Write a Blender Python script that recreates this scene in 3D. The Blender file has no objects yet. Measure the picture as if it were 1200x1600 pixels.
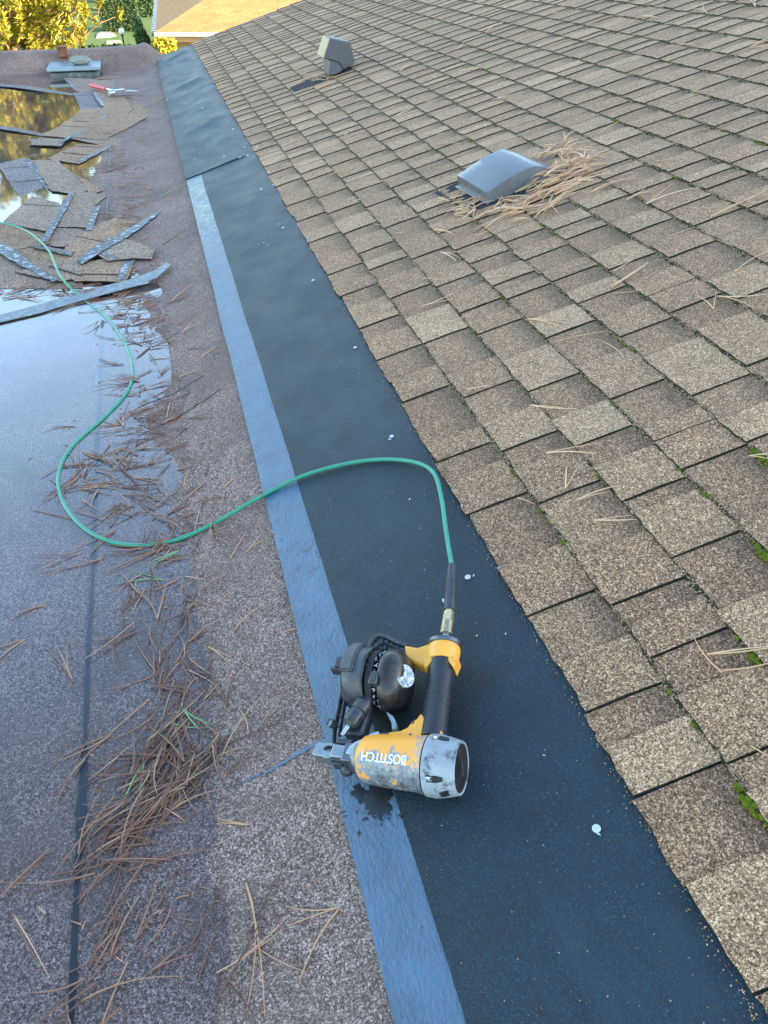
import bpy, bmesh, math, random
from mathutils import Vector, Matrix, noise as mnoise

random.seed(7)
rad = math.radians
scene = bpy.context.scene
COL = scene.collection

# ------------------------------------------------------------------ camera
CAM_H = 1.25
PITCH, YAW, FPX = rad(37.1), rad(15.06), 1200.0
cam = bpy.data.objects.new('camera', bpy.data.cameras.new('camera'))
COL.objects.link(cam)
cam.location = (0, 0, CAM_H)
cam.rotation_euler = (math.pi / 2 - PITCH, 0, -YAW)
cam.data.sensor_fit = 'VERTICAL'
cam.data.sensor_height = 36.0
cam.data.sensor_width = 27.0
cam.data.lens = 27.0
cam.data.clip_start = 0.05
cam.data.clip_end = 2000
scene.camera = cam

# ------------------------------------------------------------------ sky and sun
SUN_EL, SUN_AZ = rad(11), rad(112)          # azimuth clockwise from +Y
world = bpy.data.worlds.new('World'); scene.world = world
world.use_nodes = True
wn = world.node_tree.nodes; wn.clear()
sky = wn.new('ShaderNodeTexSky'); sky.sky_type = 'NISHITA'; sky.sun_disc = False
sky.sun_elevation = SUN_EL; sky.sun_rotation = SUN_AZ
sky.air_density = 1.0; sky.dust_density = 0.6; sky.ozone_density = 1.4
bg = wn.new('ShaderNodeBackground'); bg.inputs['Strength'].default_value = 0.15
wo = wn.new('ShaderNodeOutputWorld')
world.node_tree.links.new(sky.outputs[0], bg.inputs[0])
world.node_tree.links.new(bg.outputs[0], wo.inputs[0])
sun = bpy.data.objects.new('sun', bpy.data.lights.new('sun', 'SUN'))
COL.objects.link(sun)
sun.data.energy = 4.5; sun.data.angle = rad(0.53); sun.data.color = (1.0, 0.78, 0.52)
sdir = Vector((math.sin(SUN_AZ) * math.cos(SUN_EL), math.cos(SUN_AZ) * math.cos(SUN_EL), math.sin(SUN_EL)))
sun.rotation_euler = sdir.to_track_quat('Z', 'Y').to_euler()
sun.location = (30, -12, 20)
vs = scene.view_settings
vs.view_transform = 'Standard'; vs.look = 'None'; vs.gamma = 1.0; vs.use_curve_mapping = False
vs.exposure = 2.88

# ------------------------------------------------------------------ the place: measuring helpers
TAN = 0.3                       # pitch of the shingled roof
TH = math.atan(TAN)
XA = -0.09                      # valley line between flat and pitched roof
_R = Vector((math.cos(YAW), -math.sin(YAW), 0))
_U = Vector((math.sin(YAW) * math.sin(PITCH), math.cos(YAW) * math.sin(PITCH), math.cos(PITCH)))
_F = Vector((math.sin(YAW) * math.cos(PITCH), math.cos(YAW) * math.cos(PITCH), -math.sin(PITCH)))
SDIR = Vector((math.cos(TH), 0, math.sin(TH)))      # up the slope
CDIR = Vector((-math.sin(TH), 0, math.cos(TH)))     # out of the slope
YDIR = Vector((0, 1, 0))

def ray(px, py):
    return _R * ((px - 600) / FPX) + _U * ((800 - py) / FPX) + _F
def at(px, py, t):
    return Vector((0, 0, CAM_H)) + ray(px, py) * t
def on_slope(px, py, o=0.0):
    d = ray(px, py); ov = o / math.cos(TH)
    return at(px, py, (CAM_H + TAN * XA - ov) / (TAN * d.x - d.z))
def on_flat(px, py, z=0.0):
    d = ray(px, py)
    return at(px, py, (CAM_H - z) / -d.z)
def on_y(px, py, y):
    return at(px, py, y / ray(px, py).y)
def to_px(p):
    v = Vector(p) - Vector((0, 0, CAM_H)); w = v.dot(_F)
    if w < 0.05: return None
    return 600 + FPX * v.dot(_R) / w, 800 - FPX * v.dot(_U) / w
def slope_pt(x, y, o=0.0):
    return Vector((x, y, (x - XA) * TAN)) + CDIR * o
def sstep(t):
    t = max(0.0, min(1.0, t)); return t * t * (3 - 2 * t)

# ------------------------------------------------------------------ object helpers
def tag(o, label=None, cat=None, group=None, kind=None):
    if label: o['label'] = label
    if cat: o['category'] = cat
    if group: o['group'] = group
    if kind: o['kind'] = kind
    return o
def empty(name, loc=(0, 0, 0), mat=None):
    o = bpy.data.objects.new(name, None); COL.objects.link(o)
    o.empty_display_size = 0.05
    if mat is not None: o.matrix_world = mat
    else: o.location = loc
    return o

class MB:
    def __init__(s):
        s.v = []; s.f = []; s.m = []; s.attr = {}
    def face(s, idx, m=0):
        s.f.append(tuple(idx)); s.m.append(m)
    def add(s, vs_, fs, m=0):
        b = len(s.v); s.v.extend([tuple(q) for q in vs_])
        for f in fs: s.face([b + i for i in f], m)
        return b
    def box(s, c, d, X=(1, 0, 0), Y=(0, 1, 0), Z=(0, 0, 1), m=0):
        c = Vector(c); X = Vector(X).normalized() * d[0] / 2; Y = Vector(Y).normalized() * d[1] / 2; Z = Vector(Z).normalized() * d[2] / 2
        p = [c + X * i + Y * j + Z * k for k in (-1, 1) for j in (-1, 1) for i in (-1, 1)]
        s.add(p, [(0, 2, 3, 1), (4, 5, 7, 6), (0, 1, 5, 4), (2, 6, 7, 3), (0, 4, 6, 2), (1, 3, 7, 5)], m)
    def lathe(s, p0, d, prof, seg=32, m=0, flat=1.0, ref=None, cap=True, a0=0.0, a1=2 * math.pi):
        p0 = Vector(p0); d = Vector(d).normalized()
        r = Vector(ref) if ref else (Vector((0, 0, 1)) if abs(d.z) < .9 else Vector((1, 0, 0)))
        u = (r - d * r.dot(d)).normalized(); w = d.cross(u)
        full = abs(a1 - a0) > 6.28
        n = seg if full else seg + 1
        b = len(s.v)
        for t, R in prof:
            for k in range(n):
                a = a0 + (a1 - a0) * k / seg
                s.v.append(tuple(p0 + d * t + u * (math.sin(a) * R * flat) + w * (math.cos(a) * R)))
        for i in range(len(prof) - 1):
            for k in range(seg):
                k2 = (k + 1) % n
                s.face((b + i * n + k, b + i * n + k2, b + (i + 1) * n + k2, b + (i + 1) * n + k), m)
        if cap and full:
            s.face([b + k for k in range(n)][::-1], m)
            s.face([b + (len(prof) - 1) * n + k for k in range(n)], m)
    def cyl(s, p0, p1, r0, r1=None, seg=20, m=0):
        p0 = Vector(p0); p1 = Vector(p1); r1 = r0 if r1 is None else r1
        s.lathe(p0, p1 - p0, [(0, r0), ((p1 - p0).length, r1)], seg, m)
    def prism(s, pts, z0, z1, org=(0, 0, 0), X=(1, 0, 0), Y=(0, 1, 0), Z=(0, 0, 1), m=0, mside=None):
        org = Vector(org); X = Vector(X); Y = Vector(Y); Z = Vector(Z); n = len(pts)
        A = sum(pts[i][0] * pts[(i + 1) % n][1] - pts[(i + 1) % n][0] * pts[i][1] for i in range(n))
        if A < 0: pts = pts[::-1]
        b = len(s.v)
        for z in (z0, z1):
            for x, y in pts: s.v.append(tuple(org + X * x + Y * y + Z * z))
        s.face([b + i for i in range(n)][::-1], m); s.face([b + n + i for i in range(n)], m)
        for i in range(n):
            j = (i + 1) % n; s.face((b + i, b + j, b + n + j, b + n + i), m if mside is None else mside)
    def tube(s, pts, r, seg=8, m=0, flat=1.0, nrm=None):
        pts = [Vector(p) for p in pts]; n = len(pts); b = len(s.v)
        rs = r if isinstance(r, (list, tuple)) else [r] * n
        prev = None
        for i, p in enumerate(pts):
            t = (pts[min(i + 1, n - 1)] - pts[max(i - 1, 0)]).normalized()
            if nrm is not None: u = Vector(nrm)
            else: u = prev if prev is not None else (Vector((0, 0, 1)) if abs(t.z) < .9 else Vector((1, 0, 0)))
            u = (u - t * u.dot(t)).normalized(); prev = u; w = t.cross(u)
            for k in range(seg):
                a = 2 * math.pi * (k + .5) / seg
                s.v.append(tuple(p + u * (math.sin(a) * rs[i] * flat) + w * (math.cos(a) * rs[i])))
        for i in range(n - 1):
            for k in range(seg):
                k2 = (k + 1) % seg
                s.face((b + i * seg + k, b + i * seg + k2, b + (i + 1) * seg + k2, b + (i + 1) * seg + k), m)
        s.face([b + k for k in range(seg)][::-1], m); s.face([b + (n - 1) * seg + k for k in range(seg)], m)
    def ball(s, c, r, seg=12, rings=8, m=0, axes=((1, 0, 0), (0, 1, 0), (0, 0, 1)), jit=0.0):
        c = Vector(c); X, Y, Z = [Vector(q) for q in axes]
        if not isinstance(r, (list, tuple)): r = (r, r, r)
        b = len(s.v); s.v.append(tuple(c - Z * r[2]))
        for i in range(1, rings):
            la = -math.pi / 2 + math.pi * i / rings
            for k in range(seg):
                lo = 2 * math.pi * k / seg; q = 1 + random.uniform(-jit, jit)
                s.v.append(tuple(c + (X * r[0] * math.cos(la) * math.cos(lo) + Y * r[1] * math.cos(la) * math.sin(lo) + Z * r[2] * math.sin(la)) * q))
        s.v.append(tuple(c + Z * r[2])); top = len(s.v) - 1
        for k in range(seg):
            k2 = (k + 1) % seg
            s.face((b, b + 1 + k2, b + 1 + k), m)
            for i in range(rings - 2):
                q = b + 1 + i * seg; s.face((q + k, q + k2, q + seg + k2, q + seg + k), m)
            q = b + 1 + (rings - 2) * seg; s.face((q + k, q + k2, top), m)
    def mesh(s, name, mats):
        me = bpy.data.meshes.new(name); me.from_pydata(s.v, [], s.f); 
        for q in (mats if isinstance(mats, (list, tuple)) else [mats]): me.materials.append(q)
        if any(s.m): me.polygons.foreach_set('material_index', s.m)
        for k, vals in s.attr.items():
            a = me.attributes.new(k, 'FLOAT', 'POINT'); a.data.foreach_set('value', vals)
        me.update(); return me
    def build(s, name, mats, parent=None, smooth=None, bevel=None, bseg=2):
        me = s.mesh(name, mats)
        if smooth is not None:
            me.shade_smooth(); me.set_sharp_from_angle(angle=rad(smooth))
        o = bpy.data.objects.new(name, me); COL.objects.link(o)
        if parent: o.parent = parent
        if bevel:
            bv = o.modifiers.new('bevel', 'BEVEL'); bv.width = bevel; bv.segments = bseg; bv.limit_method = 'ANGLE'; bv.angle_limit = rad(35)
            me.shade_smooth(); me.set_sharp_from_angle(angle=rad(smooth or 40))
        return o

# ------------------------------------------------------------------ material helpers
class NT:
    def __init__(s, name):
        s.mat = bpy.data.materials.new(name); s.mat.use_nodes = True
        s.t = s.mat.node_tree; s.n = s.t.nodes; s.n.clear()
        s.out = s.n.new('ShaderNodeOutputMaterial'); s.bsdf = s.n.new('ShaderNodeBsdfPrincipled')
        s.link(s.bsdf.outputs[0], s.out.inputs[0])
        s._pos = None
    def link(s, a, b): s.t.links.new(a, b)
    def pos(s):
        if s._pos is None: s._pos = s.n.new('ShaderNodeNewGeometry').outputs['Position']
        return s._pos
    def obj(s): return s.n.new('ShaderNodeTexCoord').outputs['Object']
    def scaled(s, v, sc):
        m = s.n.new('ShaderNodeMapping'); m.inputs['Scale'].default_value = sc; s.link(v, m.inputs[0]); return m.outputs[0]
    def noise(s, scale, detail=4, rough=.55, vec=None, dist=0.0):
        q = s.n.new('ShaderNodeTexNoise'); q.inputs['Scale'].default_value = scale; q.inputs['Detail'].default_value = detail
        q.inputs['Roughness'].default_value = rough; q.inputs['Distortion'].default_value = dist
        s.link(vec if vec is not None else s.pos(), q.inputs['Vector']); return q.outputs['Fac']
    def vor(s, scale, vec=None, out='Color', feature='F1'):
        q = s.n.new('ShaderNodeTexVoronoi'); q.feature = feature; q.inputs['Scale'].default_value = scale
        s.link(vec if vec is not None else s.pos(), q.inputs['Vector']); return q.outputs[out]
    def sep(s, v, i=0):
        q = s.n.new('ShaderNodeSeparateXYZ'); s.link(v, q.inputs[0]); return q.outputs[i]
    def math(s, op, a, b=None, c=None, clamp=False):
        q = s.n.new('ShaderNodeMath'); q.operation = op; q.use_clamp = clamp
        for i, x in enumerate((a, b, c)):
            if x is None: continue
            if isinstance(x, (int, float)): q.inputs[i].default_value = x
            else: s.link(x, q.inputs[i])
        return q.outputs[0]
    def ramp(s, v, stops, interp='LINEAR'):
        q = s.n.new('ShaderNodeValToRGB'); cr = q.color_ramp; cr.interpolation = interp
        while len(cr.elements) < len(stops): cr.elements.new(.5)
        for e, (p, c) in zip(cr.elements, stops):
            e.position = p; e.color = (c, c, c, 1) if isinstance(c, (int, float)) else (*c, 1)
        s.link(v, q.inputs[0]); return q.outputs[0]
    def mix(s, f, a, b, mode='MIX'):
        q = s.n.new('ShaderNodeMix'); q.data_type = 'RGBA'; q.blend_type = mode
        for i, x in ((0, f), (6, a), (7, b)):
            if isinstance(x, (int, float)) : q.inputs[i].default_value = x if i == 0 else (x, x, x, 1)
            elif isinstance(x, tuple): q.inputs[i].default_value = (*x, 1)
            else: s.link(x, q.inputs[i])
        return q.outputs[2]
    def bump(s, h, strength=.5, dist=.002, prev=None):
        q = s.n.new('ShaderNodeBump'); q.inputs['Strength'].default_value = strength; q.inputs['Distance'].default_value = dist
        s.link(h, q.inputs['Height'])
        if prev is not None: s.link(prev, q.inputs['Normal'])
        s.link(q.outputs[0], s.bsdf.inputs['Normal']); return q.outputs[0]
    def set(s, **k):
        names = dict(col='Base Color', rough='Roughness', metal='Metallic', spec='Specular IOR Level', coat='Coat Weight', coatr='Coat Roughness', sheen='Sheen Weight')
        for kk, v in k.items():
            i = s.bsdf.inputs[names[kk]]
            if isinstance(v, tuple): i.default_value = (*v, 1)
            elif isinstance(v, (int, float)): i.default_value = v
            else: s.link(v, i)
        return s
    def attr(s, name, out='Fac'):
        q = s.n.new('ShaderNodeAttribute'); q.attribute_name = name; return q.outputs[out]
    def island(s): return s.n.new('ShaderNodeNewGeometry').outputs['Random Per Island']
    def objrand(s): return s.n.new('ShaderNodeObjectInfo').outputs['Random']

def simple(name, col, rough=.5, metal=0.0, var=.15, scale=60, bump=0.0, spec=.5):
    m = NT(name); n = m.noise(scale, 4, .6, m.obj())
    m.set(col=m.mix(n, tuple(c * (1 - var) for c in col), tuple(min(1, c * (1 + var)) for c in col)),
          rough=m.math('ADD', m.math('MULTIPLY', n, .25), max(.02, rough - .125)), metal=metal, spec=spec)
    if bump: m.bump(n, bump, .001)
    return m.mat

M = {}
def granule_material(name, stops, big=(.75, 1.2), cell=520.0, rough=.8, bump=.7):
    m = NT(name)
    v = m.sep(m.vor(cell), 0)
    v2 = m.sep(m.vor(cell * .55), 1)
    g = m.math('ADD', m.math('MULTIPLY', v, .65), m.math('MULTIPLY', v2, .35))
    c = m.ramp(g, stops)
    n1 = m.noise(1.7, 5, .6); n2 = m.noise(14, 4, .6)
    k = m.math('ADD', m.math('MULTIPLY', n1, .6), m.math('MULTIPLY', n2, .4))
    c = m.mix(1.0, c, m.ramp(k, [(.3, big[0]), (.7, big[1])]), 'MULTIPLY')
    m.set(col=c, rough=rough, spec=.4)
    m.bump(g, bump, .0022)
    return m
# roofing membrane with mineral granules
m = granule_material('mineral_membrane', [(.16, (.050, .030, .023)), (.42, (.155, .096, .074)), (.64, (.250, .164, .132)), (.86, (.54, .38, .31))], (.70, 1.22))
st = m.ramp(m.noise(3.2, 6, .65, dist=.4), [(.46, 0.0), (.64, .55)])
base = m.bsdf.inputs['Base Color'].links[0].from_socket
m.set(col=m.mix(st, base, (.125, .078, .060))); M['membrane'] = m.mat

# shingle tops: one tone per piece, printed shadow band at the head of the low pieces
def shingle_material(name, low):
    m = NT(name)
    r = m.math('FRACT', m.math('ADD', m.objrand(), m.attr('r')))
    v = m.sep(m.vor(560), 0); v2 = m.sep(m.vor(300), 1)
    g = m.math('ADD', m.math('MULTIPLY', v, .6), m.math('MULTIPLY', v2, .4))
    warm = m.ramp(g, [(.16, (.040, .019, .009)), (.42, (.205, .098, .047)), (.62, (.34, .172, .086)), (.86, (.76, .47, .27))])
    pale = m.ramp(g, [(.12, (.085, .045, .021)), (.40, (.30, .163, .084)), (.62, (.45, .264, .14)), (.86, (.86, .56, .33))])
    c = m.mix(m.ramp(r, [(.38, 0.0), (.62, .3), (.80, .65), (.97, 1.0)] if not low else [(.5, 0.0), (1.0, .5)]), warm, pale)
    u = m.attr('u')
    n = m.noise(22, 5, .65); nb = m.noise(3.0, 4, .6)
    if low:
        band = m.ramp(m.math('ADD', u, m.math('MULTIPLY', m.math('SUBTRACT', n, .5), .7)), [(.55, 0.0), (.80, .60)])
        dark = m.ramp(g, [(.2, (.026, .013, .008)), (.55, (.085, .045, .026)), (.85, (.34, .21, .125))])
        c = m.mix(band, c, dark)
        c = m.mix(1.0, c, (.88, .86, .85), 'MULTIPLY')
    c = m.mix(1.0, c, m.ramp(m.math('ADD', m.math('MULTIPLY', n, .5), m.math('MULTIPLY', nb, .5)), [(.32, .70), (.68, 1.14)]), 'MULTIPLY')
    m.set(col=c, rough=.85, spec=.35, sheen=.24)
    m.bsdf.inputs['Sheen Tint'].default_value = (1.0, .78, .55, 1)
    m.bsdf.inputs['Sheen Roughness'].default_value = .45
    m.bump(g, .8, .003)
    return m.mat
M['sh_high'] = shingle_material('shingle_granules', False)
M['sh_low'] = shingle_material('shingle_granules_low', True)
m = NT('shingle_edge')
m.set(col=m.mix(m.ramp(m.noise(60, 4), [(.4, 0.0), (.62, 1.0)]), (.022, .021, .02), (.028, .036, .014)), rough=.95, spec=.2); m.bump(m.noise(500, 2), .8, .002)
M['sh_edge'] = m.mat
# felt
m = NT('bitumen_felt')
v = m.sep(m.vor(520), 0); n = m.noise(260, 3, .7)
c = m.mix(m.ramp(v, [(.70, 0.0), (.95, .8)]), (.0016, .0105, .0175), (.014, .042, .060))
c = m.mix(1.0, c, m.ramp(m.noise(9, 5, .65), [(.3, .75), (.7, 1.25)]), 'MULTIPLY')
sc = m.ramp(m.noise(4.5, 6, .7, m.scaled(m.pos(), (1, .35, 1)), .6), [(.56, 0.0), (.70, .5)])
c = m.mix(sc, c, (.018, .038, .052))
m.set(col=c, rough=m.ramp(m.noise(6, 5), [(.3, .42), (.7, .56)]), spec=.45)
m.bump(m.math('ADD', m.math('MULTIPLY', v, .5), n), .7, .0022); M['felt'] = m.mat
m = NT('bitumen_selvage')
n = m.noise(150, 5, .7, m.scaled(m.pos(), (1, .5, 1))); nn = m.noise(14, 5, .6)
spots = m.ramp(m.math('ADD', m.noise(55, 5, .7), m.math('MULTIPLY', m.noise(4, 3), .5)), [(.90, 0.0), (.94, .9)])
c = m.mix(spots, m.mix(m.ramp(nn, [(.3, 0.0), (.7, 1.0)]), (.014, .052, .098), (.030, .095, .170)), (.014, .035, .07))
scuff = m.math('MULTIPLY', m.ramp(m.math('MULTIPLY', m.sep(m.pos(), 1), .2), [(.68, 0.0), (.84, 1.0)]), m.ramp(m.noise(30, 5, .7), [(.42, 0.0), (.6, .8)]))
c = m.mix(scuff, c, (.24, .27, .20))
m.set(col=c, rough=m.ramp(n, [(.3, .26), (.7, .42)]), spec=.9)
m.bump(m.math('ADD', n, m.math('MULTIPLY', spots, -.6)), .8, .004); M['selvage'] = m.mat
M['tar'] = simple('tar', (.008, .010, .014), .38, 0, .3, 40, .5, .5)
m = NT('adhesive_tar')
vv = m.noise(34, 3, .5, m.scaled(m.obj(), (1, 1, 1)))
m.set(col=m.mix(m.ramp(vv, [(.54, 0.0), (.60, 1.0)]), (.03, .034, .04), (.26, .29, .32)), rough=.4); m.bump(vv, .5, .002)
M['adhesive'] = m.mat
# scrap shingles
def scrap(name, tint):
    q = granule_material(name, [(.18, tuple(.30 * c for c in tint)), (.5, tint), (.82, tuple(2.0 * c for c in tint))], (.62, 1.25), 300); return q.mat
M['scrap_a'] = scrap('scrap_brown', (.27, .165, .095)); M['scrap_b'] = scrap('scrap_greybrown', (.24, .165, .115)); M['scrap_c'] = scrap('scrap_wet_grey', (.17, .145, .135))
# water
m = NT('standing_water')
tr = m.n.new('ShaderNodeBsdfTransparent'); tr.inputs[0].default_value = (.88, .89, .91, 1)
gl = m.n.new('ShaderNodeBsdfGlossy'); gl.inputs['Roughness'].default_value = .035
mx = m.n.new('ShaderNodeMixShader'); bp = m.n.new('ShaderNodeBump'); bp.inputs['Strength'].default_value = .12; bp.inputs['Distance'].default_value = .002
lw = m.n.new('ShaderNodeLayerWeight'); lw.inputs['Blend'].default_value = .5
m.link(bp.outputs[0], lw.inputs['Normal'])
refl = m.math('ADD', .025, m.math('MULTIPLY', m.math('POWER', lw.outputs['Facing'], 2.4), .95))
m.link(m.noise(5, 3, .5), bp.inputs['Height']); m.link(bp.outputs[0], gl.inputs['Normal'])
m.link(refl, mx.inputs[0]); m.link(tr.outputs[0], mx.inputs[1]); m.link(gl.outputs[0], mx.inputs[2]); m.link(mx.outputs[0], m.out.inputs[0]); M['water'] = m.mat
# needles
def needle_mat(name, cols, rough=.55):
    m = NT(name); n = len(cols)
    m.set(col=m.ramp(m.island(), [(i / max(1, n - 1), c) for i, c in enumerate(cols)]), rough=rough); return m.mat
M['needle'] = needle_mat('needle_brown', [(.07, .028, .017), (.21, .085, .045), (.11, .05, .034), (.36, .18, .09), (.17, .065, .038), (.07, .042, .036), (.27, .125, .075), (.46, .28, .16), (.15, .064, .036)])
M['needle_dry'] = needle_mat('needle_dry', [(.52, .28, .13), (.74, .46, .26), (.34, .17, .08), (.80, .56, .36), (.46, .22, .09), (.62, .36, .18)])
M['needle_green'] = needle_mat('needle_green', [(.12, .25, .10), (.22, .34, .14)])
m = NT('moss'); n = m.noise(220, 3); m.set(col=m.mix(n, (.035, .055, .006), (.16, .19, .015)), rough=1.0, spec=.1); m.bump(n, 1.0, .004); M['moss'] = m.mat
m = NT('dirt_moss_shade'); n = m.noise(70, 5, .7)  # silt and moss colour that also stands for shade under the butts
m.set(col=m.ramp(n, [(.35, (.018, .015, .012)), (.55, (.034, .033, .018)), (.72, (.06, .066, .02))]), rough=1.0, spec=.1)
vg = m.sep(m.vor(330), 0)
m.set(col=m.mix(m.ramp(m.math('ADD', vg, m.math('MULTIPLY', m.noise(25, 3), .5)), [(.88, 0.0), (1.0, .8)]), m.bsdf.inputs['Base Color'].links[0].from_socket, (.36, .24, .15))); m.bump(m.noise(400, 3), 1.0, .003); M['dirt_moss_shade'] = m.mat

# ------------------------------------------------------------------ building under the roofs
Y0, Y1 = -2.2, 10.62
RIDGE = 6.2
GROUND = -4.5
wallm = simple('stucco', (.45, .42, .37), .9, 0, .1, 8, .2)
b = MB(); b.box((-2.9, (Y0 + Y1) / 2, (GROUND - .12) / 2), (7.4, Y1 - Y0 - .1, -GROUND - .12)); b.box((6.2, (Y0 + Y1) / 2, (GROUND - .05) / 2), (10.6, Y1 - Y0 - .3, -GROUND - .05))
tag(b.build('house_wall', wallm), 'stucco walls of the house under the roof', kind='structure')

# membrane: flat roof, coved up the pitched slope on the right and over a low kerb at the far end
b = MB()
xs = [-6.6, -5, -4, -3, -2.4] + [-2.0 + .08 * i for i in range(22)] + [-.25 + .02 * i for i in range(22)] + [.20]
ys = [Y0, -1.2] + [-.6 + .12 * i for i in range(88)] + [10.0 + .06 * i for i in range(13)]
def mem_z(x, y):
    q = (x - XA) * TAN
    w = .05
    z = q * .5 + .5 * math.sqrt(q * q + w * w * .10) - .5 * math.sqrt(.36 * .09 * .0 + w * w * .10) * (1 if x > -.5 else 1)
    z = max(z, 0) if x < -.6 else z
    kerb = .19 * sstep((y - 10.22) / .36) * (1 - sstep((x - .0) / .25))
    z = max(z, 0) + kerb
    n = mnoise.fractal(Vector((x * 1.3, y * .9, 3.1)), 1.0, 2.0, 4)
    n2 = mnoise.noise(Vector((x * 7, y * 2.2, 9.0)))
    z += .0045 * n * (1 if y < 10.2 else .5) + .0012 * n2
    # shallow basin on the flat
    n3 = mnoise.fractal(Vector((x * 5.0, y * 3.0, 6.1)), 1.0, 2.0, 4)
    z += .010 * sstep((y - 3.35) / .8) * sstep((x + .75) / .4) * (1 - sstep((x - .0) / .1))
    if x < 0: z += -.0055 + .0095 * sstep((x + .52) / .46) + .0022 * n3
    return z
for y in ys:
    for x in xs: b.v.append((x, y, mem_z(x, y)))
n = len(xs)
for j in range(len(ys) - 1):
    for i in range(n - 1): b.face((j * n + i, j * n + i + 1, (j + 1) * n + i + 1, (j + 1) * n + i))
base = len(b.v); ye = ys[-1]
for x in xs: b.v.append((x, ye + .05, mem_z(x, ye) - .03)); b.v.append((x, ye + .05, min(-.25, mem_z(x, ye) - .25)))
for i in range(n - 1):
    b.face(((len(ys) - 1) * n + i, (len(ys) - 1) * n + i + 1, base + 2 * i + 2, base + 2 * i)); b.face((base + 2 * i, base + 2 * i + 2, base + 2 * i + 3, base + 2 * i + 1))
flat_roof = tag(b.build('flat_roof', M['membrane'], smooth=60), kind='structure')

# lap seam on the flat and its bitumen bleed, and the tarred joint climbing to the felt
b = MB(); pts = []
yy = -.5
while yy < 9.6:
    x = -.318 - .005 * max(0, yy - .5) + .005 * mnoise.noise(Vector((yy * 2.2, 0, 0))) + .0015 * mnoise.noise(Vector((yy * 13, 0, 3)))
    wdt = max(.0012, .0052 + .0050 * mnoise.noise(Vector((yy * 5, 5, 0))) + .0022 * mnoise.noise(Vector((yy * 21, 1, 0))))
    z = mem_z(x, yy) + .0035
    pts.append((x - wdt, yy, z)); pts.append((x + wdt, yy, z)); yy += .015
b.v = pts
for i in range(len(pts) // 2 - 1): b.face((2 * i, 2 * i + 1, 2 * i + 3, 2 * i + 2))
b.build('seam_bead', M['tar'], flat_roof, smooth=60)
b = MB(); rr = random.Random(3)
for strand in range(3):
    bb = len(b.v); N = 70
    for i in range(N):
        t = i / (N - 1); px = 352 + (510 - 352) * t; py = 1232 + (1155 - 1232) * t + 4 * math.sin(t * 5) + (strand - 1) * 2.2 * t
        p = on_slope(px, py); w = max(.0002, (.0010 + .0042 * t ** 1.3) * (.6 + 1.1 * mnoise.noise(Vector((t * 16, strand * 5.0, 2))) + rr.uniform(-.3, .3)))
        for s_ in (-1, 1): b.v.append((p.x + .3 * s_ * w, p.y + s_ * w, mem_z(p.x, p.y) + .0012 + .0002 * strand))
    for i in range(N - 1): b.face((bb + 2 * i, bb + 2 * i + 1, bb + 2 * i + 3, bb + 2 * i + 2))
b.build('tarred_joint', M['selvage'], flat_roof)
# second faint laps across the membrane upstand
for (p0, p1) in (((200, 690), (345, 605)), ((212, 640), (318, 585))):
    b = MB(); A = on_flat(*p0); B = on_slope(*p1); pl = []
    for i in range(16):
        q = A.lerp(B, i / 15); q.z = mem_z(q.x, q.y) + .0008; pl.append(q)
    b.tube(pl, .0022, 6, 0, .4, CDIR); b.build('lap_line', M['tar'], flat_roof, smooth=60)

# standing water
b = MB(); WZ = .0042
gx = [-5.5, -4, -3, -2.2] + [-1.8 + .1 * i for i in range(18)] + [.05]; gy = [Y0 + .05, 0, 2, 4, 6, 8, 9, 10.3]
for y in gy:
    for x in gx: b.v.append((x, y, WZ))
n = len(gx)
for j in range(len(gy) - 1):
    for i in range(n - 1): b.face((j * n + i, j * n + i + 1, (j + 1) * n + i + 1, (j + 1) * n + i))
tag(b.build('water', M['water']), kind='structure')

# ------------------------------------------------------------------ pitched roof: deck, then courses of shingles
deckm = simple('roof_deck', (.02, .02, .019), .9)
b = MB(); zr = (RIDGE - XA) * TAN
prof = [(.22, (.22 - XA) * TAN - .006), (RIDGE, zr - .006), (RIDGE * 2 - .3, (.3 - XA) * TAN - .006), (RIDGE * 2 - .3, (.3 - XA) * TAN - .2), (RIDGE, zr - .25), (.22, (.22 - XA) * TAN - .2)]
b.prism(prof, Y0, Y1 + .16, X=(1, 0, 0), Y=(0, 0, 1), Z=(0, -1, 0))
for i, q in enumerate(b.v): b.v[i] = (q[0], -q[1], q[2])
b.f = [f[::-1] for f in b.f]
pitched_roof = tag(b.build('pitched_roof', deckm), kind='structure')

CX = [.544, .685, .833, .976, 1.122, 1.275, 1.427, 1.583, 1.745, 1.902, 2.060, 2.232, 2.400, 2.560, 2.728, 2.890]
while CX[-1] < RIDGE - .16: CX.append(CX[-1] + .160)
CX.append(RIDGE)
def zc(ox, oy, s, l): return [(ox + a / s, oy + c / s) for a, c in l]
A1 = lambda l: zc(400, 250, 3, l)
A2 = lambda l: zc(800, 300, 3, l)
A3 = lambda l: zc(600, 600, 4, l)
A4 = lambda l: zc(900, 600, 4, l)
A5 = lambda l: zc(800, 850, 3, l)
A6 = lambda l: zc(900, 1200, 4, l)
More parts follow.
